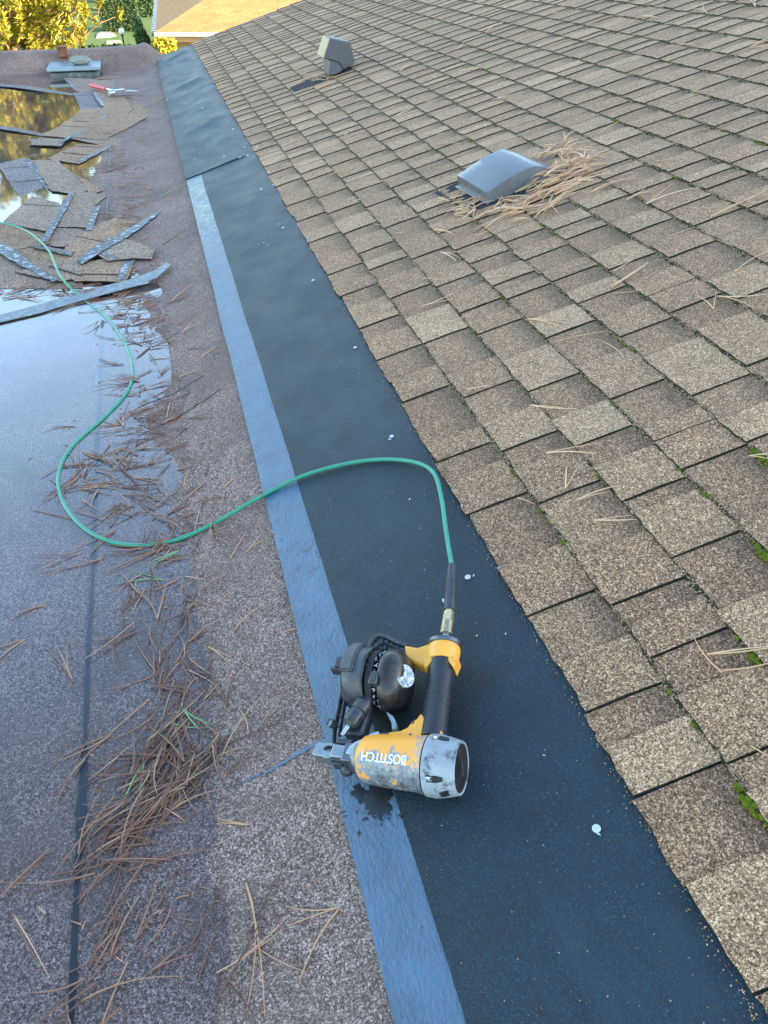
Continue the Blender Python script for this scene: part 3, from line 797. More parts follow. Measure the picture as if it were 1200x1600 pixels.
for t in (.110, .092, .074, .056):
    b = MB(); b.tube([(-.1555 + (.128 - t) * .1, t, .011), (-.141, t - .010, .014)], .002, 6, 0, 1.6, (0, 0, 1)); b.build('rail_rung', M['plastic'], rail, smooth=60)
b = MB(); b.lathe((-.150, .050, .012), (-.35, -.15, .9), [(0, .0078), (.014, .0078), (.015, .0060), (.012, .0045), (.012, .001)], 18); b.build('bolt', M['darksteel'], gun, smooth=40)
b = MB(); b.lathe((-.102, 0, 0), (1, 0, 0), [(0, .022), (.004, .026), (.012, .029), (.018, .030)], 24); b.box((-.104, -.002, .004), (.020, .034, .036)); b.build('nose_neck', M['darksteel'], gun, bevel=.002, smooth=40)
b = MB(); b.box((-.124, .000, .006), (.028, .024, .024)); nose = b.build('nose', M['midsteel'], gun, bevel=.002)
ol = [(-.172, -.008), (-.170, -.012), (-.150, -.013), (-.146, -.016), (-.138, -.015), (-.136, -.012), (-.134, -.012), (-.134, -.002), (-.150, -.002), (-.154, .002), (-.150, .008), (-.134, .009), (-.134, .013), (-.165, .013), (-.171, .009)]
b = MB(); b.prism(ol, -.006, .017); b.build('contact_foot', M['midsteel'], gun, bevel=.0018)
b = MB(); b.cyl((-.158, .003, .006), (-.118, .003, .006), .0058, seg=14); b.build('driver_guide', M['darksteel'], gun, smooth=40)
b = MB(); b.box((-.118, .017, .012), (.030, .008, .020)); b.box((-.127, -.012, -.006), (.020, .012, .020)); b.ball((-.112, -.018, -.012), .012, 14, 8); b.build('depth_adjuster', M['plastic'], gun, bevel=.002, smooth=40)
b = MB(); pl = P3([(592, 1146), (582, 1149), (570, 1157), (556, 1163), (549, 1168), (544, 1178)], .026)
for i in range(len(pl) - 1):
    d = pl[i + 1] - pl[i]; n_ = Vector((-d.y, d.x, 0)).normalized()
bb = 0
L_, R_ = [], []
for i, p in enumerate(pl):
    d = (pl[min(i + 1, len(pl) - 1)] - pl[max(i - 1, 0)]); n_ = Vector((-d.y, d.x, 0)).normalized() * .0052
    L_.append((p + n_)[:2]); R_.append((p - n_)[:2])
b.prism([tuple(q) for q in L_ + R_[::-1]], .021, .0265); b.build('safety_lever', M['steel'], gun, bevel=.001)
b = MB(); b.tube(P3([(598, 1150), (606, 1150)], .012), .007, 10, 0, 1.0, (0, 0, 1)); b.box((*gl(598, 1152, .012), .008), (.020, .012, .02)); b.build('lever_block', M['plastic'], gun, bevel=.002)

# ------------------------------------------------------------------ air hose
hose = empty('air_hose', loc=(0, 0, 0)); tag(hose, 'green air hose curling over the wet flat roof to the nailer', 'hose')
m = NT('green_hose'); nz = m.noise(30, 4, .6); n5 = m.noise(70, 6, .75); m.set(col=m.mix(m.ramp(n5, [(.56, 0.0), (.72, .7)]), m.mix(nz, (.010, .175, .10), (.028, .28, .165)), (.06, .13, .09)), rough=m.ramp(n5, [(.3, .28), (.7, .5)]), spec=.6); M['hose'] = m.mat
Wp = lambda v: gm @ Vector(v)
q0 = h1 + hdn * .046
cpl = [Wp(q0), Wp(q0 + hdn * .012 + Vector((.002, 0, 0)))]
brass0 = Wp(q0 - hdn * .003); brassd = (on_slope(704, 940, .052) - brass0).normalized()
bp1 = brass0 + brassd * .062; rel1 = on_slope(706, 884, .058)
path = []
HP = [(-60, 336), (0, 348), (40, 360), (75, 390), (95, 432), (130, 468), (165, 495), (195, 535), (207, 575), (200, 610), (165, 650), (115, 695), (93, 735), (95, 775), (120, 815), (160, 842), (210, 852), (270, 845), (330, 820), (400, 780), (470, 745), (540, 725), (600, 718), (650, 723), (678, 740), (690, 780)]
for i, (px, py) in enumerate(HP):
    lift = .0065
    if py < 440 and i < 7: lift = .040 if i < 5 else .016
    if px > 648: lift = .010 + .012 * (px - 648) / 42
    p = on_flat(px, py, lift)
    if p.x > XA: p = on_slope(px, py, lift + (.0045 if px > 410 else 0))
    path.append(p)
path += [on_slope(697, 830, .040), rel1 - (rel1 - bp1) * .0]
def catmull(P, n=10):
    out = []
    for i in range(len(P) - 1):
        a = P[max(i - 1, 0)]; b_ = P[i]; c_ = P[i + 1]; d_ = P[min(i + 2, len(P) - 1)]
        for k in range(n):
            t = k / n; out.append(.5 * ((2 * b_) + (c_ - a) * t + (2 * a - 5 * b_ + 4 * c_ - d_) * t * t + (3 * b_ - a - 3 * c_ + d_) * t ** 3))
    out.append(P[-1]); return out
b = MB(); b.tube(catmull(path), .0052, 14); b.build('hose_tube', M['hose'], hose, smooth=80)
M['brass'] = simple('worn_brass', (.80, .64, .34), .35, .9, .2, 120, .1); M['knurl'] = simple('brown_brass', (.36, .29, .19), .42, .8, .3, 300, .5)
b = MB(); b.lathe(brass0, brassd, [(0, .0100), (.001, .0115), (.007, .0118), (.008, .0108), (.010, .0108), (.011, .0116), (.016, .0116), (.017, .0107), (.019, .0107), (.020, .0112), (.029, .0110), (.030, .0095)], 24); b.build('coupler_sleeve', M['knurl'], hose, smooth=30)
b = MB(); b.lathe(brass0 + brassd * .029, brassd, [(0, .0102), (.003, .0106), (.018, .0104), (.020, .0088), (.022, .0098), (.026, .0096), (.030, .008)], 6); b.build('brass_nut', M['brass'], hose)
rd = rel1 - bp1
b = MB(); b.lathe(bp1 - rd.normalized() * .004, rd, [(0, .0105), (.002, .0116), (.020, .0114), (rd.length * .55, .0105), (rd.length, .0084), (rd.length + .006, .0075)], 24); rel = b.build('bend_relief', simple('grey_rubber', (.035, .038, .042), .55), hose, smooth=40)
rdn = rd.normalized(); up_ = (CDIR - rdn * CDIR.dot(rdn)).normalized(); sd_ = rdn.cross(up_)
for k in range(9):
    for s_ in (0, 1, -1):
        t = .026 + k * .0052; r = .0112 - .0030 * t / rd.length
        ang = s_ * rad(62); nn_ = up_ * math.cos(ang) + sd_ * math.sin(ang); tg = rdn.cross(nn_)
        b = MB() if (k, s_) == (0, 0) else b
        if (k, s_) == (0, 0): b.box((0, 0, 0), (.0026, .0088, .0012)); slot = b.mesh('relief_slot', M['dark'])
        o = bpy.data.objects.new('relief_slot', slot); COL.objects.link(o); o.parent = rel
        mt = Matrix.Identity(4); mt.col[0][:3] = rdn; mt.col[1][:3] = tg; mt.col[2][:3] = nn_; mt.col[3][:3] = bp1 + rdn * t + nn_ * (r - .0003)
        o.matrix_local = mt

# ------------------------------------------------------------------ roof vents
M['ventgrey'] = (lambda q: q)(None)
m = NT('grey_vent_plastic'); nz = m.noise(7, 5, .6, m.obj()); m.set(col=m.mix(nz, (.085, .09, .096), (.135, .14, .146)), rough=m.ramp(nz, [(.3, .18), (.7, .32)]), spec=.8); M['ventgrey'] = m.mat
M['ventdark'] = simple('dark_flange', (.030, .029, .029), .85, 0, .3, 30, .2, .2)
V0 = on_slope(765, 316, .012); V1 = on_slope(873, 268, .012); V2 = on_slope(727, 287, .012)
VL = (V1 - V0).length; VW = abs(V2.y - V0.y) * 1.0
vd = (V1 - V0); vd = (vd - CDIR * vd.dot(CDIR)).normalized(); vw = CDIR.cross(vd).normalized()
vm = Matrix.Identity(4)
for i, q in enumerate((vd, vw, CDIR, slope_pt(V0.x, V0.y, .0) + CDIR * (V0 - slope_pt(V0.x, V0.y)).dot(CDIR))): vm.col[i][:3] = q
vent = empty('roof_vent', mat=vm); tag(vent, 'low domed grey plastic roof vent ringed with pine needles', 'roof vent', 'roof vents on the shingles')
b = MB(); NP = 28; sec = []
def dome_h(t): # height over the slope along its length
    return VL * (.112 + .082 * math.sin(math.pi * min(1, t * .80 + .04)) ** 1.1) * (1 - max(0, (t - .62) / .38) ** 2.2 * .93)
for i in range(NP + 1):
    t = i / NP; H = dome_h(t); row = []
    inset = .012
    for j, (wv, hz) in enumerate([(0, .004), (0.006, .40), (.014, .95), (.022, 1.0), (.05, 1.03), (.3, 1.14), (.5, 1.23), (.7, 1.30), (.92, 1.33), (.96, 1.25), (.972, 1.1), (.988, .40), (1, .004)]):
        x = t * VL + (0 if True else 0); row.append((x, VW * wv, max(.002, H * hz)))
    sec.append(row)
W = len(sec[0])
for r_ in sec: b.v.extend(r_)
for i in range(NP):
    for j in range(W - 1): q = i * W + j; b.face((q, q + W, q + W + 1, q + 1))
b.face([j for j in range(W)]); b.face([NP * W + j for j in range(W)][::-1])
b.build('hood', M['ventgrey'], vent, smooth=22)
b = MB(); ol = [(-.012, -.008), (VL + .01, -.008), (VL + .01, VW + .008), (-.012, VW + .008)]; b.prism(ol, -.003, .0035); b.build('hood_lip', M['ventgrey'], vent, bevel=.0015)
b = MB(); b.prism([(-.085, -.07), (VL * .9, -.07), (VL * .9, VW + .06), (-.085, VW + .06)], -.010, -.0045); b.build('flange', M['ventdark'], vent)

FY = on_slope(531, 117, .01).y; z8 = lambda l: zc(460, 40, 1200 / 140, l)
prof = [on_y(*p, FY) for p in z8([(482, 168), (752, 222), (812, 482), (800, 510), (665, 590), (575, 655), (470, 668), (545, 480), (450, 452), (395, 442)])]
FB = Vector((prof[6].x, FY, prof[6].z))
far_vent = empty('roof_vent', loc=FB); tag(far_vent, 'tall grey metal hood vent with open throat, higher up the far shingles', 'roof vent', 'roof vents on the shingles')
m = NT('galvanised_hood'); nz = m.noise(12, 5, .65, m.obj()); m.set(col=m.mix(nz, (.055, .056, .062), (.10, .10, .108)), rough=.5); M['galv'] = m.mat
loc = [(p.x - FB.x, p.z - FB.z) for p in prof]; DEP = .23
hoodp = [loc[0], loc[1], loc[2], loc[3], loc[4], (loc[7][0] + .03, loc[7][1] - .01), loc[7], loc[8], loc[9]]
b = MB(); b.prism(hoodp, 0, DEP, (0, 0, 0), (1, 0, 0), (0, 0, 1), (0, 1, 0)); hd_ = b.build('hood', M['galv'], far_vent, bevel=.006)
fa, fb = Vector((loc[0][0], 0, loc[0][1])), Vector((loc[9 - 0][0], 0, loc[9][1]))
b = MB(); b.box((fa + fb) / 2 + Vector((-.003, DEP / 2, 0)), ((fb - fa).length * .94, DEP * .94, .006), fb - fa, YDIR, (fb - fa).cross(YDIR)); b.build('front_reflection', simple('cream_reflection', (.40, .30, .17), .6, 0, .2, 10), hd_)  # cream plate on the hood's left face, a warm reflection painted in
thr = [(loc[7][0] - .04, loc[7][1] + .01), (loc[7][0] + .03, loc[7][1] - .005), loc[4], loc[5], loc[6]]
b = MB(); b.prism(thr, .012, DEP - .012, (0, 0, 0), (1, 0, 0), (0, 0, 1), (0, 1, 0)); b.build('throat', simple('galv_dull', (.11, .125, .14), .4, .5), far_vent, bevel=.004)
b = MB(); fc_ = Vector((loc[4][0] * .3, DEP / 2, 0)); fw = slope_pt(FB.x + fc_.x, FY, .014) - FB
b.box(Vector((fw.x, DEP / 2, fw.z)) + SDIR * -.075 - CDIR * .003, (.44, DEP * .85, .004), SDIR, YDIR, CDIR); b.build('flange', M['ventdark'], far_vent)
# ------------------------------------------------------------------ needles
def needle(b, p, d, nrm, L, r, bend, wob=0.0, seg=5):
    d = Vector(d).normalized(); nrm = Vector(nrm); s_ = nrm.cross(d).normalized(); pts = []; rr = []
    for i in range(seg + 1):
        t = i / seg
        pts.append(Vector(p) + d * (L * t) + s_ * (bend * L * t * t) + nrm * (r * .8 + wob * L * math.sin(math.pi * t)))
        rr.append(r * (1 - .65 * t * t))
    b.tube(pts, rr, 4, 0, .7, nrm)
def fascicle(b, p, ang, X, Y, nrm, L, r, n=2, spread=.25, wob=0.02):
    for k in range(n):
        a = ang + random.uniform(-spread, spread)
        d = X * math.cos(a) + Y * math.sin(a)
        needle(b, p, d, nrm, L * random.uniform(.8, 1.1), r * random.uniform(.8, 1.2), random.gauss(0, .22), wob * random.random())
UPZ = Vector((0, 0, 1)); XH = Vector((1, 0, 0))
drift = MB(); dgreen = MB()
def clump(px, py, sx, sy, n, ang=None, aspread=.6, L=.10, rise=.012, over_slope=False):
    for _ in range(int(n * .42)):
        q = on_flat(random.gauss(px, sx), random.gauss(py, sy))
        z = mem_z(q.x, q.y) if q.x < .12 else (q.x - XA) * TAN
        z = max(z, WZ - .0004) + random.random() ** 2 * rise
        a = random.uniform(0, 6.28) if ang is None else random.gauss(ang, aspread) + (math.pi if random.random() < .5 else 0)
        nrm = UPZ if q.x < XA else CDIR
        fascicle(drift if random.random() > .012 else dgreen, Vector((q.x, q.y, z)), a, XH if q.x < XA else SDIR, YDIR, nrm, 1.12 * L * random.uniform(.6, 1.35), .00155 + .00012 * q.y, random.choice([1, 2, 2, 3]))
# the drift lies along the valley
for (px, py, sx, sy, n, ang, sp) in [
    (290, 1120, 28, 45, 70, 1.35, .45), (265, 1195, 50, 28, 75, .7, .5), (235, 1265, 45, 25, 60, .6, .5), (205, 1330, 40, 22, 34, .75, .4), (260, 1040, 22, 45, 40, 1.2, .6), (240, 940, 38, 45, 55, 1.0, .7),
    (235, 870, 45, 22, 45, .6, .7), (215, 1480, 45, 45, 26, .85, .5), (150, 1560, 50, 30, 12, .8, .6), (180, 1160, 60, 60, 16, None, 1), (250, 800, 45, 35, 55, None, 1), (180, 750, 55, 30, 45, None, 1),
    (120, 765, 50, 22, 34, .1, .6), (230, 720, 40, 35, 50, None, 1), (220, 650, 45, 28, 45, .3, .8), (265, 680, 25, 45, 40, None, 1), (225, 590, 18, 28, 22, None, 1),
    (205, 500, 32, 14, 60, .3, .6), (225, 475, 25, 20, 55, None, 1), (120, 455, 60, 7, 70, .15, .5), (40, 460, 45, 6, 30, .1, .5), (235, 540, 12, 30, 26, None, 1), (170, 470, 30, 8, 40, .2, .5),
    (205, 300, 20, 25, 45, None, 1), (185, 340, 18, 18, 30, None, 1), (190, 250, 22, 10, 30, .1, .5), (215, 360, 12, 25, 26, None, 1), (200, 200, 18, 14, 24, .1, .6), (170, 265, 25, 6, 24, .1, .4),
    (205, 430, 20, 9, 30, None, 1), (60, 172, 45, 5, 10, 0, .4), (40, 220, 40, 6, 10, 0, .4), (215, 150, 10, 10, 10, None, 1), (60, 240, 30, 3, 14, 0, .4), (100, 1420, 60, 80, 8, None, 1), (60, 1050, 50, 160, 6, None, 1)]:
    clump(px, py, sx, sy, n, ang, sp, rise=.014 if n > 50 else .006)
for (px, py, sx, sy, n) in [(290, 1130, 30, 60, 120), (255, 1200, 50, 40, 120), (250, 900, 50, 60, 100), (215, 760, 60, 50, 90), (225, 500, 40, 25, 80), (200, 300, 25, 40, 60), (220, 650, 40, 40, 60), (200, 1450, 60, 70, 50), (380, 1000, 60, 250, 40), (330, 700, 25, 200, 40)]:
    for _ in range(n):   # broken bits and bud scales
        q = on_flat(random.gauss(px, sx), random.gauss(py, sy)); z = max(mem_z(q.x, q.y), WZ) if q.x < .11 else 0
        if q.x > .11: continue
        fascicle(drift, Vector((q.x, q.y, z)), random.uniform(0, 6.28), XH if q.x < XA else SDIR, YDIR, UPZ if q.x < XA else CDIR, random.uniform(.006, .022), .0013 + .0001 * q.y, 1)
tag(drift.build('pine_needle_litter', M['needle'], smooth=80), 'drift of wet brown pine needles along the valley of the flat roof', 'pine needles', kind='stuff')
tag(dgreen.build('green_needle_litter', M['needle_green'], smooth=80), 'few green pine needles among the brown drift', 'pine needles', kind='stuff')
M['lone_tan'] = simple('needle_tan', (.46, .25, .12), .5, 0, .3, 300); M['lone_dark'] = simple('needle_dark', (.10, .045, .028), .5, 0, .4, 300)
# single fallen needles that can be told apart
def lone(px, py, ang, L, surf, mat, label, group, n=2, spread=.2):
    b = MB()
    if surf == 'slope':
        p = on_slope(px, py); z_ = p
        if p.x < .12: p.z = mem_z(p.x, p.y)
        else: p = slope_pt(p.x, p.y, .0055 if p.x < .544 else .0130)
    else:
        p = on_flat(px, py); p.z = max(mem_z(p.x, p.y), WZ)
    fascicle(b, Vector((0, 0, 0)), ang, SDIR, YDIR, CDIR, L * 1.35, .00130 + .00024 * p.y, n, spread, .03)
    o = b.build('pine_needle', mat, smooth=80); o.location = p; tag(o, label, 'pine needle', group)
for (px, py, a, L, n) in [(360, 870, 1.0, .07, 1), (365, 985, .75, .085, 1), (442, 985, -.15, .055, 1), (385, 860, .5, .05, 2), (345, 790, 1.2, .05, 1), (320, 745, 1.1, .05, 1), (290, 905, -.6, .06, 1), (350, 760, .9, .04, 1),
    (388, 1290, 2.6, .05, 2), (405, 1300, -1.5, .055, 1), (385, 1380, -1.3, .14, 2), (390, 1460, .85, .11, 1), (530, 1415, 3.0, .085, 2), (530, 1418, -2.6, .10, 1), (340, 1525, .1, .09, 2), (395, 1475, -.9, .09, 1), (340, 1570, .75, .13, 2), (345, 1530, -.9, .10, 2),
    (352, 1165, .0, .09, 1), (345, 1190, 1.2, .10, 1), (300, 640, .9, .09, 1), (310, 560, .7, .08, 1), (285, 520, .8, .05, 2), (270, 470, .9, .09, 1), (255, 385, .75, .16, 1), (295, 545, -.6, .06, 1), (280, 590, .0, .05, 1), (388, 1140, 1.4, .05, 1), (325, 1010, -1.0, .07, 2)]:
    zl = ('lone brown pine needle on the dry membrane strip, above the hose crossing', 'lone needles above the hose') if py < 800 else ('lone brown pine needle on the dry membrane strip between the hose and nailer', 'lone needles between hose and nailer') if py < 1200 else ('lone brown pine needle on the dry membrane strip below the nailer', 'lone needles below the nailer')
    lone(px, py, a, L, 'slope', M['lone_tan'] if random.random() < .5 else M['lone_dark'], *zl, n, .08 if n == 1 else .14)
SN = [(830, 640, -.9, .09, 2), (855, 715, -.4, .10, 2), (885, 770, .9, .06, 2), (900, 790, 0, .07, 2), (930, 820, -.5, .06, 2), (730, 615, -.7, .05, 2), (810, 785, -1.2, .045, 1), (1170, 720, -.7, .08, 2), (1105, 1030, -.35, .09, 2), (1130, 1055, -.5, .10, 1), (1128, 1058, 2.0, .07, 1),
    (1172, 1172, -1.45, .09, 1), (660, 485, -.15, .10, 2), (700, 510, -.5, .06, 1), (665, 440, -1.3, .07, 1), (680, 365, -1.0, .08, 2), (690, 400, -1.1, .08, 3), (620, 370, -.8, .03, 1), (585, 355, -1.3, .06, 1), (545, 325, .1, .10, 1), (515, 277, -.6, .08, 1), (765, 440, -.6, .06, 1), (745, 375, .0, .07, 1),
    (825, 505, -.9, .11, 3), (870, 540, -.25, .12, 1), (955, 455, .1, .14, 2), (960, 430, .5, .09, 1), (960, 465, -.9, .06, 1), (975, 565, 1.2, .10, 1), (1120, 470, -1.0, .09, 2), (1115, 490, 1.1, .08, 2), (1010, 325, .2, .14, 2), (1110, 345, .25, .18, 2), (1045, 375, -.5, .06, 1), (1150, 430, .3, .14, 1),
    (935, 215, .2, .16, 1), (1025, 258, -.5, .07, 1), (1065, 215, -.6, .09, 1), (1080, 150, -.6, .10, 1), (1085, 75, 1.4, .10, 1), (1105, 25, 1.3, .14, 2), (1180, 15, 1.0, .20, 2), (1175, 80, -.8, .13, 2), (915, 45, -.8, .14, 1), (1000, 30, -1.3, .14, 2), (980, 45, .9, .12, 1), (1170, 80, .1, .20, 2),
    (720, 115, -.7, .12, 2), (625, 115, .8, .10, 3), (770, 160, -.8, .12, 2), (860, 75, -.5, .12, 1), (850, 28, -.8, .12, 1), (760, 55, .9, .12, 2), (800, 73, .2, .12, 1), (655, 165, -.6, .12, 1), (660, 215, -.7, .11, 1), (685, 230, -1.0, .11, 2), (620, 185, .2, .10, 2), (715, 80, .6, .09, 2), (445, 190, -1.2, .10, 2), (458, 138, .6, .12, 3),
    (415, 145, -1.3, .10, 1), (508, 65, .9, .10, 2), (600, 55, -.6, .12, 1), (880, 15, .9, .12, 1), (1040, 80, -.5, .12, 1), (540, 215, .6, .06, 1), (505, 220, .3, .08, 1)]
def zone(px, py):
    if py > 950: return 'dry tan pine needle on the big near shingles at the lower right', 'needles on the lowest shingles'
    if py > 600: return ('dry tan pine needle on the shingles beside the bend of the hose', 'needles beside the hose bend') if px < 800 else ('dry tan pine needle on the shingles level with the hose, toward the right edge', 'needles right of the hose')
    if py > 330: return ('dry tan pine needle on the shingles between the felt and the domed vent', 'needles below the domed vent') if px < 790 else ('dry tan pine needle on the shingles below and right of the domed vent', 'needles right below the domed vent')
    if px > 960: return 'dry tan pine needle in the upper right corner of the shingles', 'needles in the upper right corner'
    if px > 590: return 'dry tan pine needle on the shingles just above the domed vent', 'needles above the domed vent'
    return 'dry tan pine needle on the far shingles around or below the tall hood vent', 'needles near the hood vent'
for (px, py, a, L, n) in SN: lone(px, py, a, L, 'slope', M['needle_dry'], *zone(px, py), n, .22)
# nest of needles round the vent
b = MB(); bg_ = MB()
def nest(px, py, sx, sy, n, ang, sp, L, h):
    for _ in range(int(n * .45)):
        q = on_slope(random.gauss(px, sx), random.gauss(py, sy), .012)
        p = slope_pt(q.x, q.y, .009 + random.random() ** 1.5 * h)
        fascicle(b if random.random() > .015 else bg_, p, random.gauss(ang, sp) + (math.pi if random.random() < .4 else 0), SDIR, YDIR, CDIR, L * random.uniform(.6, 1.3), .0025, random.choice([1, 2, 3]), .3, .08)
nest(890, 252, 15, 9, 60, .2, .9, .10, .045); nest(858, 290, 26, 10, 70, .15, .4, .12, .03); nest(905, 268, 14, 9, 30, -.5, .9, .09, .02); nest(800, 325, 28, 6, 34, .2, .4, .11, .012); nest(722, 325, 16, 9, 30, -.2, 1.2, .09, .012); nest(770, 340, 22, 5, 18, .1, .4, .10, .01); nest(835, 318, 22, 6, 30, .1, .5, .11, .015); nest(700, 318, 10, 6, 10, -.5, .7, .08, .008); nest(870, 235, 12, 6, 16, .2, .6, .10, .02); nest(860, 300, 30, 10, 40, .12, .3, .14, .02)
for i in range(26):
    q = on_slope(random.gauss(497, 12), random.gauss(121, 4), .012); fascicle(b, slope_pt(q.x, q.y, .012), random.uniform(0, 6.28), SDIR, YDIR, CDIR, .10, .0022, 2, .4, .05)
tag(b.build('vent_needle_nest', M['needle_dry'], smooth=80), 'heap of dry tan pine needles caught round the domed vent', 'pine needles', kind='stuff')
bg_.build('green_needles', M['needle_green'], None, smooth=80); tag(bpy.data.objects['green_needles'], 'green pine needles in the heap by the domed vent', 'pine needles', kind='stuff')
# moss cushions in the joints
for (spots, lab) in (([(1188, 716, .012), (1180, 708, .007)], 'uppermost bright moss tuft by the right picture edge'), ([(1186, 865, .014), (1192, 872, .010), (1180, 857, .008)], 'long bright moss tuft midway down the right picture edge'),
        ([(1170, 1028, .010)], 'single round moss tuft in a shingle corner above the forked needles'), ([(1165, 1255, .013), (1172, 1263, .010), (1160, 1246, .008)], 'lowest bright moss tuft beside a lone leaning needle')):
    b = MB(); c = on_slope(*spots[0][:2], .008)
    for (px, py, r) in spots:
        p = on_slope(px, py, .008); cx_ = min(CX, key=lambda v: abs(v - p.x)); p = slope_pt(cx_ - .006, p.y, .008) - c
        for k in range(16): b.ball(p + SDIR * random.gauss(0, r * .3) + YDIR * random.gauss(0, r * .9) + CDIR * random.uniform(-r * .1, r * .2), (r * .35, r * random.uniform(.3, .5), r * random.uniform(.2, .4)), 8, 6, 0, (SDIR, YDIR, CDIR), .25)
    o = b.build('moss_tuft', M['moss'], smooth=80); o.location = c; tag(o, lab, 'moss', 'moss tufts in the shingle joints')
b = MB()
for (px, py) in [(773, 108), (739, 170), (740, 220), (932, 415), (896, 352), (846, 354), (973, 538), (914, 594), (964, 189), (970, 112), (1128, 206), (543, 240), (565, 246), (880, 1), (1107, 22), (912, 62), (1047, 99), (1062, 183), (1180, 228), (865, 790), (805, 738), (853, 815), (930, 745), (875, 850), (590, 350), (628, 455), (731, 517), (780, 463), (1055, 279), (885, 68), (990, 1100), (1075, 1140), (1110, 770), (1060, 735), (1095, 770), (950, 560), (1140, 1000)]:
    for k in range(6):
        q = on_slope(px + random.gauss(0, 2.5), py + random.gauss(0, 2.5), .009); cx_ = min(CX, key=lambda v: abs(v - q.x)); q = slope_pt(cx_ - random.uniform(.001, .008), q.y, .008); r = random.uniform(.0015, .0042) * (1 if py > 400 else 1.5)
        b.ball(q, (r * .8, r * 1.4, r * .6), 7, 5, jit=.15)
tag(b.build('moss_specks', M['moss'], pitched_roof, smooth=80), kind='stuff')

# loose granules washed off the shingles onto the felt
b = MB(); rg = random.Random(44)
def grit(p, r):
    k = len(b.v); a = rg.uniform(0, 6.28)
    for i in range(3): b.v.append(tuple(p + SDIR * (r * math.cos(a + i * 2.09)) + YDIR * (r * math.sin(a + i * 2.09))))
    b.v.append(tuple(p + CDIR * r * 1.1)); b.face((k, k + 1, k + 3)); b.face((k + 1, k + 2, k + 3)); b.face((k + 2, k, k + 3))
for _ in range(650):
    y = .2 + rg.random() ** 2 * 5; x = .542 - abs(rg.gauss(0, .006)); grit(slope_pt(x, y, .0046), rg.uniform(.0008, .002))
for _ in range(700):
    y = .2 + rg.random() ** 1.6 * 4.5; x = rg.uniform(.22, .54); grit(slope_pt(x, y, .0046 + wr_near(x, y)), rg.uniform(.0006, .0014))
m = NT('loose_granules'); m.set(col=m.ramp(m.island(), [(0, (.06, .035, .02)), (.5, (.32, .19, .10)), (1, (.70, .50, .34))]), rough=.9)
tag(b.build('loose_granules', m.mat), 'loose brown granules scattered along the shingle edge on the felt', 'granules', kind='stuff')
# ------------------------------------------------------------------ nails and chips on the felt
M['galvnail'] = simple('zinc_nail', (.50, .54, .56), .4, .3, .1)
b = MB(); b.lathe((0, 0, 0), (0, 0, 1), [(0, .0052), (.0012, .0052), (.0017, .004)], 16); nm = b.mesh('nail_head', M['galvnail'])
lab_n = 'small pale nail head driven into the black felt far up the valley'
for (px, py, s_, lab) in [(932, 1295, 1.25, 'bright round nail head on the felt at the lower right'), (731, 902, 1.2, 'pale nail head on the felt right of the hose coupling'), (612, 682, 1.1, 'pale nail head on the felt just above the hose crossing'), (555, 543, 1, 'pale nail head on the felt halfway to the shingles, third above the hose'), (489, 438, 1.1, 'pale nail head on the near felt beside the second shingle joint up'),
    (442, 356, 1.1, lab_n), (419, 269, 1.2, lab_n), (427, 289, 1.2, lab_n), (408, 296, 1.2, lab_n), (382, 230, 1.2, lab_n), (375, 246, 1.2, lab_n), (387, 243, 1.2, lab_n), (316, 169, 1.2, lab_n), (261, 156, 1.3, lab_n), (364, 202, 1.2, lab_n), (401, 230, 1.2, lab_n), (350, 245, 1.2, lab_n)]:
    o = bpy.data.objects.new('roofing_nail', nm); COL.objects.link(o); p = on_slope(px, py, .0055 if py > 275 else .013); o.location = p; o.rotation_euler = (0, -TH, 0); o.scale = (s_, s_, 1.3)
    tag(o, lab, 'nail', 'nail heads in the felt')
b = MB()
for (px, py) in [(740, 899), (404, 381), (412, 379), (418, 382), (436, 350), (609, 686), (935, 1303), (300, 233), (312, 240), (305, 248), (296, 236), (355, 190), (330, 150), (345, 205), (745, 993), (625, 1100), (640, 780), (690, 1290), (850, 1180), (790, 990)]:
    q = on_slope(px, py, .0056 if py > 275 else .014); r = random.uniform(.001, .0032) * (1 if py > 700 else 1.6)
    b.box(q, (r * 2, r, .0008), SDIR + YDIR * random.uniform(-1, 1), YDIR, CDIR)
tag(b.build('paint_chips', M['galvnail']), 'tiny white chips scattered on the black felt', 'chips', kind='stuff')
b = MB(); b.tube([on_slope(692, 936, .006), on_slope(693, 940, .010), on_slope(697, 941, .007)], .0022, 6, 0, .4, CDIR); tag(b.build('curled_chip', M['galvnail'], smooth=70), 'curled white shaving on the felt left of the coupling', 'chip')

